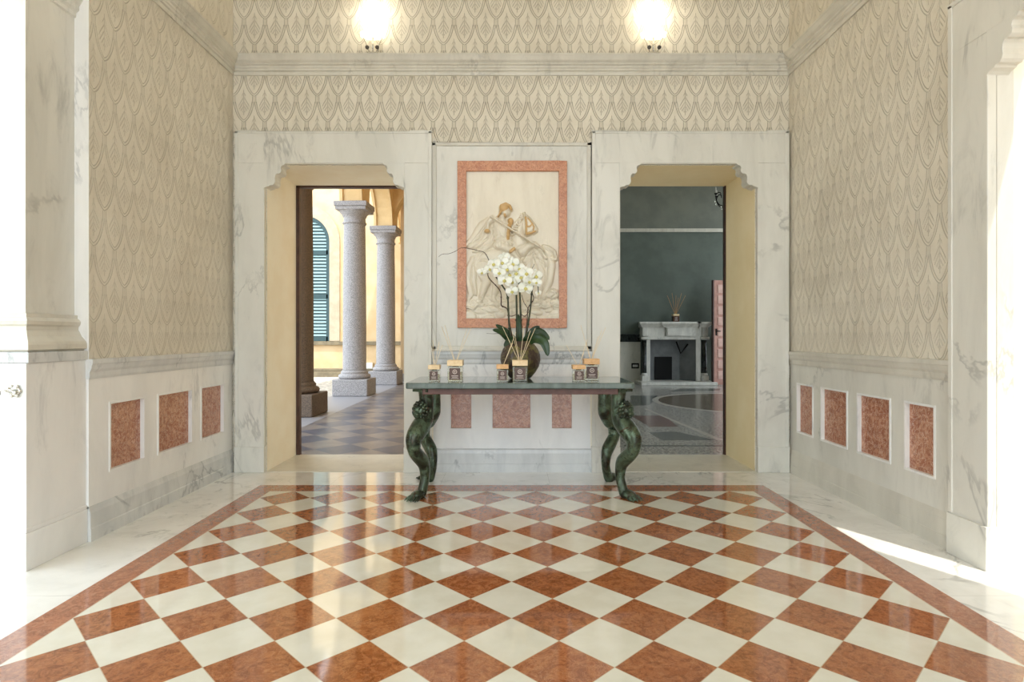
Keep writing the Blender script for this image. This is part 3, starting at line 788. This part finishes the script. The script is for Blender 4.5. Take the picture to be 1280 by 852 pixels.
# ------------------------------------------------------------------ orchid
VYc = 4.955; vx = (650.5 - VX) / F * VYc
orc = empty('potted_orchid', (vx, VYc, TZ)); tag(orc, 'white orchids with dark curly twigs in a round mossy brown vase', 'plant')
def L(px, py, Y=VYc): return wp(px, py, Y) - Vector((vx, VYc, TZ))
mb = MB()
prof = [(.06, .0005), (.085, .004), (.125, .05), (.155, .10), (.168, .155), (.165, .20), (.148, .245), (.118, .285), (.095, .30), (.098, .312), (.088, .312), (.085, .295), (.05, .28)]
mb.lathe(prof, n=40); mb.build('vase', 'moss', orc)
mb = MB(); mb.ball((0, 0, .285), (.088, .088, .02)); mb.build('moss_bed', 'leaf green', orc)
def leafm(pts, wmax, name='leaf'):
    P, _ = cr(pts, [0.0] * len(pts), 5); n = len(P); vs = []; fs = []
    for i, p in enumerate(P):
        t = i / (n - 1); w = wmax * (math.sin(PI * min(1, .12 + t * .88)) ** .6) * (1 if t < .98 else .4)
        tn = (P[min(i + 1, n - 1)] - P[max(i - 1, 0)]).normalized()
        sd = tn.cross(Vector((0, -1, .25))).normalized(); nn = sd.cross(tn).normalized()
        for k, (a, b) in enumerate(((-1, .22), (-.5, .05), (0, -.05), (.5, .05), (1, .22))): vs.append(p + sd * (w * a) + nn * (w * b))
    for i in range(n - 1):
        for k in range(4): fs.append((i * 5 + k, i * 5 + k + 1, (i + 1) * 5 + k + 1, (i + 1) * 5 + k))
    q = MB(); q.add(vs, fs, 0, True); o = q.build(name, 'leaf green', orc, recalc=False)
    s_ = o.modifiers.new('thick', 'SOLIDIFY'); s_.thickness = .003; s_.offset = 0; return o
leafm([L(645, 430), L(636, 424, VYc - .05), L(626, 415, VYc - .09), L(615.5, 412, VYc - .12)], .026)
leafm([L(647, 430), L(639, 421, VYc + .02), L(629, 412), L(619.5, 405.5, VYc - .02)], .028)
leafm([L(655, 430), L(664, 421, VYc - .04), L(675, 416, VYc - .07), L(687, 424.5, VYc - .1)], .045)
leafm([L(656, 431), L(668, 423, VYc - .1), L(680, 428, VYc - .15), L(685, 445, VYc - .16)], .042)
leafm([L(650, 431), L(649.5, 418, VYc - .02), L(648.5, 404, VYc - .03), L(648, 392, VYc - .05)], .019)
leafm([L(652, 431), L(660, 422, VYc + .06), L(668, 412, VYc + .08), L(675, 408, VYc + .07)], .03)
leafm([L(648, 431), L(641, 425, VYc - .1), L(636, 426, VYc - .14), L(630, 433, VYc - .16)], .03)
def stemm(pts, r0, r1, mat='stem green', name='flower_stem'):
    P = [L(*p) for p in pts]; R_ = [r0 + (r1 - r0) * i / (len(P) - 1) for i in range(len(P))]
    P, R2 = cr(P, [r * (1.45 if mat == 'stem green' else 1.15) for r in R_], 4); q = MB(); q.tube(P, R2, 8)
    for i in range(4, len(P) - 3, 7): q.ball(P[i], R2[i] * 1.6, 8, 6)
    return q.build(name, mat, orc)
y0 = VYc
stemm([(641, 432), (637, 410), (635.5, 388), (634, 368), (628, 357), (620, 346), (612, 334), (607, 338, y0 - .04), (603, 341, y0 - .06)], .0065, .0025)
stemm([(646, 432), (646, 400), (645.5, 370), (645, 350), (641, 338), (634, 328), (628, 326, y0 - .03)], .0065, .0025)
stemm([(652, 432), (651, 400), (650, 370), (649.5, 350), (655, 340), (662, 342), (662, 356, y0 - .05), (657, 364, y0 - .06)], .0065, .0025)
stemm([(655, 432), (660, 405), (663, 385), (665, 362), (667, 348), (670, 343), (672, 352, y0 - .05), (673, 366, y0 - .06)], .006, .0025)
stemm([(640, 420), (636, 398), (634, 386), (627, 382), (626.5, 376), (626, 366), (622, 359), (611, 347), (610, 338), (611.5, 327, y0 - .04), (606, 316), (599, 313.5), (591, 311.5), (583, 310), (576.5, 309.6), (569, 314), (561, 317), (553, 317.5), (548, 321)], .005, .0012, 'twig', 'curly_twig')
stemm([(656, 425), (659, 400), (660, 385), (667, 374), (665, 364), (668, 352), (664, 340), (668, 330)], .004, .0015, 'twig', 'curly_twig')
stemm([(634, 394), (640, 395, y0 - .03), (646, 392, y0 - .04)], .003, .002, 'twig', 'curly_twig')
stemm([(651, 392), (656, 395, y0 - .03), (661, 388, y0 - .02), (655, 378), (652, 368)], .003, .002, 'twig', 'curly_twig')
stemm([(640, 431), (632, 421, y0 - .06), (624, 417, y0 - .1), (616, 417, y0 - .12), (608, 416.5, y0 - .13)], .0025, .001, 'twig', 'curly_twig')
def petal(vs, fs, ang, ln, w, tilt, off=0.0):
    n, m_ = 7, 5; base = len(vs); ca, sa = math.cos(ang), math.sin(ang)
    for i in range(n):
        t = i / (n - 1); ww = w * math.sin(PI * min(.97, .1 + t * .85)) ** .65
        for k in range(m_):
            s_ = k / (m_ - 1) * 2 - 1
            x_, y_ = s_ * ww, .004 + t * ln; z_ = tilt * t * t * ln - .18 * ww * s_ * s_ + off
            vs.append((x_ * ca - y_ * sa, -z_, x_ * sa + y_ * ca))
    for i in range(n - 1):
        for k in range(m_ - 1): a = base + i * m_ + k; fs.append((a, a + 1, a + m_ + 1, a + m_))
vs, fs = [], []
for a in (0, 125, 235): petal(vs, fs, math.radians(a), .045, .0165, -.15)
for a in (72, -72): petal(vs, fs, math.radians(a), .048, .031, .05, .003)
fl = MB(); fl.add(vs, fs, 0, True); flower0 = fl.build('flower', 'petal', orc, recalc=False)
sd = flower0.modifiers.new('thick', 'SOLIDIFY'); sd.thickness = .0015
lp = MB(); lp.ball((0, -.008, -.008), (.0075, .008, .012)); lp.ball((-.008, -.006, -.006), (.005, .004, .008)); lp.ball((.008, -.006, -.006), (.005, .004, .008)); lp.ball((0, -.006, .003), (.004, .006, .004))
lp.build('lip', 'lip yellow', flower0)
flw = [(617.6, 330, 1), (627.5, 328, 1), (630, 322.5, .95), (641, 329.5, 1), (602.5, 340.5, .7), (631, 350.5, 1.05), (636.5, 343.5, 1.05), (645.5, 341, 1), (651.5, 346.5, 1), (658, 341.5, 1.05), (657, 360, 1.05), (670, 345, 1.05), (671, 353, .75), (640, 364, .9), (640.5, 352, .9), (624, 341, .95), (661.5, 352, .95), (612, 336, .8), (634.5, 336, .9), (649, 335.5, .85), (673, 366, .45), (622.5, 333.5, .8)]
for i, (px, py, s_) in enumerate(flw):
    f_ = flower0 if i == 0 else copy_tree(flower0, orc)
    f_.location = L(px, py, VYc - .05 - .05 * random.random()); f_.scale = (s_ * 1.17,) * 3
    f_.rotation_euler = (random.uniform(-.35, .25), random.uniform(-.25, .25), random.uniform(-.5, .5))

# ------------------------------------------------------------------ uplights on the cornice
def uplight(px, label):
    x_ = (px - VX) / F * 5.36
    r = empty('uplight', (x_, 5.365, 3.80)); tag(r, label, 'lamp', 'cornice uplights')
    mb = MB()
    mb.box(-.05, .05, -.02, .02, 0, .012)
    for s_ in (-1, 1):
        mb.tube([(s_ * .03, 0, .01), (s_ * .05, -.01, .05), (s_ * .06, 0, .10), (s_ * .085, 0, .145)], .006, 8)
    mb.tube([(0, 0, .0), (0, 0, .15)], .008, 10)
    mb.build('bracket', 'silver', r)
    for s_ in (-1, 1): k = MB(); k.ball((s_ * .045, -.03, .045), .018); k.build('knob', 'switch grey', r)
    d = MB(); d.lathe([(.02, .148), (.095, .152), (.112, .156), (.118, .184), (.112, .184), (.092, .162), (.02, .158)], n=32); d.v = [(a_, b_ * .58, c_) for a_, b_, c_ in d.v]
    d.build('dish', 'lamp', r)
    b = MB(); b.lathe([(.012, .158), (.016, .20), (.022, .23), (.016, .255), (.004, .262)], n=16); b.build('bulb', 'bulb', r)
    lt = bpy.data.lights.new('uplight_glow', 'POINT'); lt.energy = 3.6; lt.color = (1, .9, .72); lt.shadow_soft_size = .02
    lo = bpy.data.objects.new('uplight_glow', lt); C.objects.link(lo); lo.location = (x_, 5.35, 4.2)
    return r
uplight(466, 'lit uplight on the cornice above the left doorway')
uplight(817, 'lit uplight on the cornice above the right doorway')

# door holdback on the left pier
h = empty('door_holdback', (-2.63, 3.13, .955)); tag(h, 'small ornate metal door catch on the left marble pier', 'door catch')
mb = MB(); mb.lathe([(.03, 0), (.03, .006), (.02, .01)], n=20)
for v_ in range(len(mb.v)): x_, y_, z_ = mb.v[v_]; mb.v[v_] = (x_, .008 - z_, y_)
mb.tube([(0, 0, 0), (0, -.03, .005), (.02, -.05, .01), (.045, -.05, .0)], .006, 8); mb.tube([(0, -.03, 0), (-.03, -.045, .01), (-.045, -.04, -.008)], .005, 8)
mb.ball((.048, -.05, -.004), .011); mb.ball((-.047, -.04, -.012), .010); mb.ball((0, -.035, .012), .012)
for k in range(6): mb.ball((.03 * math.cos(k * 1.05), .002, .03 * math.sin(k * 1.05)), .009, 8, 6)
mb.build('catch', 'silver', h)

# ------------------------------------------------------------------ arcade and courtyard (left doorway)
mb = MB(); mb.box(-40, 40, YB - 30, 45, -.3, -.125); struct(mb.build('ground', 'gravel'))
mb = MB(); mb.box(-3.75, -.55, 6.22, 16.2, -.124, -.002); struct(mb.build('floor_arcade', 'arcade_floor'))
mb = MB(); mb.box(-14, -3.76, 3.7, 18.6, -.124, -.03); struct(mb.build('ground_courtyard', 'gravel'))
mb = MB(); mb.box(-12, -3.02, 18.2, 18.9, -.12, .12); mb.box(-12, -3.0, 18.55, 18.9, .12, .2); struct(mb.build('kerb_courtyard', 'string stone', bevel=.01))
def column(cx, cy, mats, label):
    r = empty('stone_column', (cx, cy, 0), -.0246); tag(r, label, 'column', kind='thing')
    mb = MB(); mb.box(-.365, .365, -.36, .36, -.002, .345); mb.build('plinth', mats, r, bevel=.02)
    mb = MB(); mb.lathe([(.30, .345), (.33, .37), (.335, .40), (.32, .43), (.285, .445), (.275, .46), (.285, .475), (.27, .50), (.25, .52)], n=40); mb.build('base', mats, r)
    mb = MB(); mb.lathe([(.25, .50), (.242, .55), (.24, 1.6), (.234, 2.6), (.222, 3.56), (.222, 3.62)], n=40); mb.build('shaft', mats, r)
    mb = MB(); mb.lathe([(.222, 3.58), (.25, 3.59), (.25, 3.62), (.228, 3.63), (.225, 3.72), (.245, 3.74), (.255, 3.78), (.30, 3.82), (.315, 3.86)], n=40)
    mb.box(-.34, .34, -.34, .34, 3.92, 4.02); mb.box(-.32, .32, -.32, .32, 3.85, 3.92); mb.build('capital', mats, r, bevel=.008)
column(-3.39, 9.38, 'granite_shaded', 'dark shaded stone column nearest the doorway, partly behind the jamb')
column(-3.315, 12.5, 'granite', 'grey granite column with a wide capital, middle of the arcade row')
column(-3.245, 15.27, 'granite', 'farthest pale granite column in the arcade row')
# arcade wall with arches over the columns, built along the row
row = empty('arcade_wall', (-3.39, 9.38, 0), -.0246); struct(row, 'ochre arches over the arcade columns')
def arch_wall(y0, y1, zs, r, ztop, n=16):
    c = (y0 + y1) / 2; pts = [(y0, zs)]
    P = [(c - r * math.cos(PI * k / n), zs + r * math.sin(PI * k / n)) for k in range(n + 1)]
    pts += P + [(y1, zs), (y1, ztop), (y0, ztop)]; return pts
cy = [-3.1, 0, 3.12, 5.89, 8.7]
for i in range(4):
    a, b = cy[i], cy[i + 1]; rr_ = (b - a) / 2 - .235
    mb = MB(); P = arch_wall(a, b, 4.03, rr_, 6.6); n = len(P)
    mb.prism([(a_, max(b_, 4.03)) for a_, b_ in P], -.235, .235, 'yz'); mb.build('arch', 'ochre arch', row)
    # raised bands either side of the soffit leave a sunk panel
    for x0, x1 in ((-.235, -.17), (.17, .235)):
        q = MB(); c = (a + b) / 2; N = 20; ro, ri = rr_ + .01, rr_ - .05
        O = [(c - ro * math.cos(PI * k / N), 4.03 + ro * math.sin(PI * k / N)) for k in range(N + 1)]
        I = [(c - ri * math.cos(PI * k / N), 4.03 + ri * math.sin(PI * k / N)) for k in range(N + 1)]
        q.prism(O + I[::-1], x0, x1, 'yz'); q.build('arch_band', 'ochre arch', row)
mb = MB(); mb.box(-3.75, -.4, 6.22, 17, 5.75, 5.95); struct(mb.build('ceiling_arcade', 'ochre arch'))
mb = MB(); mb.box(-.62, -.4, 6.2, 16.2, 0, 5.75); struct(mb.build('wall_arcade', 'ochre stucco'))
mb = MB(); mb.box(-3.0, -.4, 16.0, 19.2, 0, 5.75); mb.box(-3.03, -.4, 15.96, 19.2, 0, .22, 1); struct(mb.build('wall_arcade_end', ['ochre stucco', 'granite']))
# transverse arches from the columns to the inner wall
for i, cyy in enumerate((9.38, 12.5, 15.27)):
    x0 = -3.39 + (cyy - 9.38) * .0246 + .2; x1 = -.62; c = (x0 + x1) / 2; r_ = (x1 - x0) / 2 - .02
    P = [(x0, 4.02)] + [(c - r_ * math.cos(PI * k / 18), 4.02 + r_ * math.sin(PI * k / 18)) for k in range(19)] + [(x1, 4.02), (x1, 5.76), (x0, 5.76)]
    mb = MB(); mb.prism(P, cyy - .2, cyy + .2, 'xz'); struct(mb.build('beam_arcade', 'ochre arch'))
# building across the courtyard
FY = 18.9
mb = MB(); mb.box(-16, -2.9, FY, FY + .5, 0, 9, 0); struct(mb.build('wall_courtyard', 'ochre stucco'))
mb = MB(); mb.box(-16, -2.95, FY - .1, FY + .02, .94, 1.06); struct(mb.build('ledge_courtyard', 'string stone', bevel=.01))
wx = (381 - VX) / F * FY
w = empty('shuttered_window', (wx, FY, 1.07)); tag(w, 'tall arched window with closed green louvred shutters', 'window', kind='thing')
ri, ro = .80, 1.13; zs = 4.25 - 1.07
def archring(ri, ro, zs, n=24, z0=0):
    O = [(-ro, z0)] + [(-ro * math.cos(PI * k / n), zs + ro * math.sin(PI * k / n)) for k in range(n + 1)] + [(ro, z0)]
    I = [(-ri, z0)] + [(-ri * math.cos(PI * k / n), zs + ri * math.sin(PI * k / n)) for k in range(n + 1)] + [(ri, z0)]
    return O + I[::-1]
mb = MB(); mb.prism(archring(ri, ro, zs), -.07, .01, 'xz'); mb.build('surround', 'pale surround', w, bevel=.01)
mb = MB(); mb.prism(archring(ri - .1, ri + .002, zs), -.05, .01, 'xz'); mb.box(-.05, .05, -.055, .0, 0, zs + ri - .05)
for z_ in (0, 1.35, 2.75): mb.box(-ri + .05, ri - .05, -.05, .0, z_, z_ + .14)
mb.build('shutter_frame', 'shutter green', w)
mb = MB(); z_ = .16
while z_ < zs + ri - .12:
    hw = ri - .08 if z_ < zs else math.sqrt(max(0, (ri - .09) ** 2 - (z_ - zs) ** 2))
    if hw > .1:
        for (a, b) in ((-hw, -.05), (.05, hw)): mb.add([(a, -.045, z_), (b, -.045, z_), (b, -.01, z_ + .06), (a, -.01, z_ + .06), (a, -.035, z_ - .006), (b, -.035, z_ - .006), (b, 0, z_ + .054), (a, 0, z_ + .054)],
                          [(0, 1, 2, 3), (4, 7, 6, 5), (0, 4, 5, 1), (2, 6, 7, 3), (0, 3, 7, 4), (1, 5, 6, 2)])
    z_ += .105
mb.build('louvres', 'shutter slat', w)
mb = MB(); P = archring(0.01, ri - .05, zs); P = [(-ri + .05, 0)] + [(-(ri - .05) * math.cos(PI * k / 24), zs + (ri - .05) * math.sin(PI * k / 24)) for k in range(25)] + [(ri - .05, 0)]
mb.prism(P, -.004, .008, 'xz'); mb.build('backing', 'shutter green', w)
ux = empty('utility_box', ((462 - VX) / F * FY, FY, .2)); tag(ux, 'small white service box on the wall between two columns', 'utility box')
mb = MB(); mb.box(-.12, .12, -.1, 0, -.08, .18); mb.build('casing', 'white plastic', ux, bevel=.01)
mb = MB(); mb.box(-.1, .1, -.108, -.1, -.06, .16); mb.build('lid', 'white plastic', ux, bevel=.004)

# ------------------------------------------------------------------ teal room (right doorway)
RY = 15.6; RX0, RX1 = .6, 6.6
mb = MB(); mb.box(RX0, RX1, 6.22, RY + .4, -.124, -.002); fl2 = struct(mb.build('floor_teal_room', 'terrazzo grey'), 'grey terrazzo floor with inlaid shapes')
def inlay(pts, mat, z):
    q = MB(); q.prism(pts, -.0025, z, 'xy'); return q.build('inlay', mat, fl2)
cc = (4.4, 11.1)
ringp = lambda r: [(cc[0] + r * math.cos(2 * PI * k / 64), cc[1] + r * math.sin(2 * PI * k / 64)) for k in range(64)]
inlay(ringp(1.72), 'terrazzo pale', -.0012); inlay(ringp(1.60), 'terrazzo brown', -.0006)
def fp(px, py): Y_ = F * HC / (py - VY); return ((px - VX) / F * Y_, Y_)
inlay([fp(788, 519), fp(830, 519), fp(848, 533), fp(812, 533)], 'terrazzo red', -.0012)
inlay([fp(806, 511), fp(809, 511), fp(906, 550), fp(895, 549)], 'terrazzo pale', -.0008)
inlay([fp(811, 540), fp(845, 539), fp(893, 549.5), fp(828, 550)], 'terrazzo dark', -.0012)
inlay([fp(788, 494), fp(822, 494), fp(812, 506), fp(788, 507)], 'terrazzo dark', -.0018)
inlay([fp(780, 556), fp(905, 556), fp(905, 557.5), fp(780, 557.5)], 'terrazzo dark', -.0009)
inlay([fp(838, 489), fp(900, 488), fp(900, 485), fp(850, 485)], 'terrazzo dark', -.0018)
mb = MB(); mb.box(RX0, RX1, RY, RY + .4, 0, 3.98); mb.box(RX0, RX1, RY, RY + .4, 3.98, 6, 1); struct(mb.build('wall_teal', ['teal wall', 'sage wall']))
mb = MB(); mb.box(RX0, RX1, RY - .04, RY, 3.97, 4.06); struct(mb.build('trim_11', 'marble_cap'))
mb = MB(); mb.box(RX0, 3.39, RY - .03, RY, 0, 1.08); mb.box(RX0, 3.39, RY - .05, RY, 1.08, 1.28, 1); mb.box(5.32, RX1, RY - .03, RY, 0, 1.08); mb.box(5.32, RX1, RY - .05, RY, 1.08, 1.28, 1); struct(mb.build('wainscot_teal', ['marble_cap', 'black marble']))
mb = MB(); mb.box(RX0 - .2, RX0, 6.2, RY, 0, 6); struct(mb.build('wall_teal_left', 'teal wall'))
mb = MB()
for a, b in ((6.2, 6.8), (9.4, 10.0), (12.6, 13.2)): mb.box(RX1, RX1 + .4, a, b, 0, 6)
mb.box(RX1, RX1 + .4, 6.2, RY, 5.4, 6); mb.box(RX1, RX1 + .4, 6.2, RY, 0, .1)
struct(mb.build('wall_teal_right', 'teal wall'))
for i, (a, b) in enumerate(((6.8, 9.4), (10.0, 12.6), (13.2, RY))):  # unseen openings added to brighten this room, here given frames
    mb = MB(); c_ = (a + b) / 2
    for y_ in (a, c_ - .04, b - .08): mb.box(RX1 + .1, RX1 + .18, y_, y_ + .08, .1, 5.4)
    for z_ in (.1, 1.3, 2.6, 3.9, 5.32): mb.box(RX1 + .1, RX1 + .18, a, b, z_, z_ + .08)
    struct(mb.build('window_%d' % (i + 1), 'marble_cap'), 'added unseen window that lets daylight into the teal room')
mb = MB(); mb.box(3.35, RX1 + .4, 6.0, 6.2, 0, 6); struct(mb.build('wall_teal_front', 'teal wall'))
mb = MB(); mb.box(RX0 - .2, RX1 + .4, 6.2, RY + .4, 6, 6.2); struct(mb.build('ceiling_teal_room', 'ceiling plaster'))
# fireplace
fx0 = (845.5 - VX) / F * 15.0
fp_ = empty('fireplace', (fx0, RY, 0)); tag(fp_, 'grey marble fireplace with dark columns against the teal wall', 'fireplace')
k15 = 15.0 / F
def fxx(px): return (px - 845.5) * k15
def fzz(py): return HC - (py - VY) * k15
dF = -.52
def mshelf(mb, a, b, dep):
    prof = [(0, fzz(402)), (-dep - .10, fzz(402)), (-dep - .10, fzz(404)), (-dep - .06, fzz(406)), (-dep - .02, fzz(407.5)), (-dep, fzz(409)), (0, fzz(409))]
    x0, x1 = a, b; k = len(prof); e = [max(0, -p - dep) * .8 for p, _ in prof]
    mb.add([(x0 - q, p, z) for (p, z), q in zip(prof, e)] + [(x1 + q, p, z) for (p, z), q in zip(prof, e)], [tuple(range(k)), tuple(range(2 * k - 1, k - 1, -1))] + [(i, (i + 1) % k, k + (i + 1) % k, k + i) for i in range(k)])
mb = MB(); mshelf(mb, fxx(804), fxx(887), .46); mshelf(mb, fxx(831), fxx(873), .52); mshelf(mb, fxx(876), fxx(887.5), .52); mshelf(mb, fxx(803.5), fxx(813), .5); mb.build('mantelshelf', 'fire_marble', fp_)
mb = MB(); mb.box(fxx(805.5), fxx(886), -.44, 0, fzz(424.3), fzz(408.8)); mb.box(fxx(805.5), fxx(886), -.455, 0, fzz(424.3), fzz(421.5)); mb.build('frieze', 'fire_marble', fp_, bevel=.006)
mb = MB(); mb.box(fxx(834), fxx(872), -.50, -.43, fzz(419.8), fzz(408.8)); mb.box(fxx(835.5), fxx(854), -.52, -.49, fzz(419), fzz(410)); mb.build('centre_block', 'fire_marble', fp_, bevel=.006)
for a, b in ((810, 814.6), (872.4, 878.5)):
    mb = MB(); mb.box(fxx(a), fxx(b), -.44, 0, fzz(477), fzz(424.3)); mb.build('jamb', 'fire_marble', fp_, bevel=.006)
for a, b in ((804.5, 811), (879.5, 887)):
    c_ = (fxx(a) + fxx(b)) / 2; r_ = (fxx(b) - fxx(a)) / 2
    mb = MB(); mb.lathe([(r_ * .95, 0), (r_ * .92, .2), (r_ * .85, fzz(424) - fzz(467) - .02)], c_, -.40, fzz(467), 24); mb.build('column', 'black marble', fp_)
    mb = MB(); mb.box(c_ - r_ * 1.25, c_ + r_ * 1.25, -.5, -.2, 0.06, fzz(470)); mb.lathe([(r_ * 1.2, 0), (r_ * 1.3, .03), (r_ * 1.0, .07)], c_, -.40, fzz(470), 24); mb.build('column_base', 'fire_marble', fp_, bevel=.01)
    mb = MB(); mb.box(c_ - r_ * 1.0, c_ + r_ * 1.0, -.49, -.2, fzz(420), fzz(408.8)); mb.lathe([(r_ * .9, 0), (r_ * 1.0, .03), (r_ * 1.3, .07)], c_, -.40, fzz(424.5), 24)
    mb.tube([(c_ - r_ * 1.5, -.46, fzz(422.5)), (c_ + r_ * 1.5, -.46, fzz(422.5))], .035, 12); mb.build('column_capital', 'fire_marble', fp_, bevel=.006)
mb = MB(); mb.box(fxx(799), fxx(893), -.85, 0, 0, .08); mb.build('hearth', 'fire_marble', fp_, bevel=.01)
mb = MB()
x0, x1, zt = fxx(814.5), fxx(872.5), fzz(424)
bx0, bx1, yo, yi = fxx(824), fxx(856), -.42, -.06
mb.box(x0, x1, yi, -.01, .08, zt + .02)
mb.add([(x0, yo, .08), (bx0 - .1, yi, .08), (bx0 - .1, yi, zt), (x0, yo, zt), (x0 - .005, yi, .08), (x0 - .005, yi, zt)], [(0, 1, 2, 3), (0, 4, 1), (3, 2, 5), (0, 3, 5, 4), (1, 4, 5, 2)])
mb.add([(x1, yo, .08), (bx1 + .02, yi, .08), (bx1 + .02, yi, zt), (x1, yo, zt), (x1 + .005, yi, .08), (x1 + .005, yi, zt)], [(0, 1, 2, 3), (0, 4, 1), (3, 2, 5), (0, 3, 5, 4), (1, 4, 5, 2)])
mb.build('firebox', 'firebox', fp_)
mb = MB(); mb.box(fxx(824.6), fxx(847), -.085, -.055, .09, fzz(446.5)); mb.build('fire_opening', 'near black', fp_, bevel=.01)  # near-black slab set against the firebox back
mb = MB(); mb.tube([(fxx(851.5), -.15, fzz(427)), (fxx(856.5), -.2, fzz(442)), (fxx(865), -.25, fzz(430))], .022, 8); mb.build('pot_crane', 'iron', fp_)
diffuser(845.3, 15.15, .155, .205, .05, [(834, 369, 0), (840, 366, .1), (845, 369, -.1), (852, 366, .05), (857, 369, -.05), (848, 372, .1)], 'brown reed diffuser on the mantelshelf of the grey fireplace', 'pale wood', z=fzz(402), body='amber', reedmat='tan reed', group='reed diffuser on the fireplace')
# open panelled door leaf
YD = 14.85; dx = (892.5 - VX) / F * YD; dt = HC - (350 - VY) / F * YD
dl = empty('door_4', (dx, YD, 0), 0.22); struct(dl, 'open pink panelled door leaf in the teal room')
mb = MB(); mb.box(0, .86, 0, .045, .01, dt); mb.build('leaf', 'door pink', dl, bevel=.004)
mb = MB(); mb.box(-.035, .0, -.01, .055, .01, dt); mb.build('edge_shadow', 'dark wood', dl)  # dark strip painted in for the shadow along the leaf's edge
nr = 9; ph = (dt - .2) / nr
for k in range(nr):
    for j in range(3):
        q = MB(); z0 = .12 + k * ph; x0 = .10 + j * .25
        q.box(x0, x0 + .19, -.014, .002, z0 + .03, z0 + ph - .03); q.build('raised_panel', 'door pale pink', dl, bevel=.012)
mb = MB(); mb.tube([(.06, 0, 1.36), (.06, -.06, 1.36), (.14, -.065, 1.355)], .012, 8); mb.box(.04, .08, -.006, 0, 1.25, 1.42); mb.build('handle', 'iron', dl)
# socket
so = empty('wall_socket', ((794 - VX) / F * 15.57, RY - .03, HC - (457 - VY) / F * 15.57)); tag(so, 'dark wall socket plate left of the fireplace', 'socket')
mb = MB(); mb.box(-.1, .1, -.012, 0, -.07, .07); mb.build('plate', 'iron', so, bevel=.003)
mb = MB()
for i in range(3): mb.box(-.065 + i * .045, -.03 + i * .045, -.016, -.01, -.03, .03)
mb.build('switch', 'white plastic', so)
# chandelier
ch = empty('chandelier', ((916 - VX) / F * 10.5, 10.5, 3.6)); tag(ch, 'dark metal chandelier with crystals seen past the right door jamb', 'chandelier')
mb = MB(); mb.tube([(0, 0, -.05), (0, 0, 2.4)], .01, 8); mb.lathe([(.02, -.1), (.05, -.05), (.06, 0), (.03, .08), (.04, .16), (.02, .3)], n=16); mb.build('stem', 'iron', ch)
for k in range(8):
    a = k * PI / 4
    q = MB(); P = [(r_ * math.cos(a), r_ * math.sin(a), z_) for r_, z_ in ((.04, .05), (.14, -.04), (.24, -.03), (.30, .08), (.28, .17), (.22, .18), (.21, .12))]
    P, _ = cr(P, [0.0] * len(P), 4); q.tube(P, .008, 6); q.lathe([(.012, 0), (.03, .02), (.032, .03)], .30 * math.cos(a), .30 * math.sin(a), .14, 10)
    ar = q.build('arm', 'iron', ch)
    cdl = MB(); cdl.lathe([(.010, .0), (.010, .09), (.004, .11)], .30 * math.cos(a), .30 * math.sin(a), .17, 8); cdl.build('candle', 'white plastic', ar)
    for r_, z_ in ((.31, .02), (.2, -.08)): q = MB(); q.ball((r_ * math.cos(a), r_ * math.sin(a), z_), (.013, .013, .024), 8, 6); q.build('crystal', 'glass', ar)

# ------------------------------------------------------------------ light
w = bpy.data.worlds.new('sky'); bpy.context.scene.world = w; w.use_nodes = True
bg = w.node_tree.nodes['Background']; bg.inputs[0].default_value = (.82, .92, 1.0, 1); bg.inputs[1].default_value = 3.2
s = bpy.data.lights.new('sun', 'SUN'); s.energy = 3.4; s.angle = math.radians(.8); s.color = (1, .95, .86)
so_ = bpy.data.objects.new('sun', s); C.objects.link(so_)
so_.rotation_euler = Vector((-.48, .88, -2.0)).to_track_quat('-Z', 'Y').to_euler()

cam = bpy.data.cameras.new('camera'); cam.sensor_width = 36; cam.lens = F / 1280 * 36
cam.shift_x = (640 - VX) / 1280; cam.shift_y = -(426 - VY) / 1280
co = bpy.data.objects.new('camera', cam); C.objects.link(co); co.location = (0, 0, HC); co.rotation_euler = (PI / 2, 0, 0)
sc = bpy.context.scene; sc.camera = co
sc.view_settings.view_transform = 'Standard'; sc.view_settings.look = 'None'; sc.view_settings.gamma = 1; sc.view_settings.use_curve_mapping = False
sc.view_settings.exposure = 0.36
sc.cycles.max_bounces = 10; sc.cycles.diffuse_bounces = 6
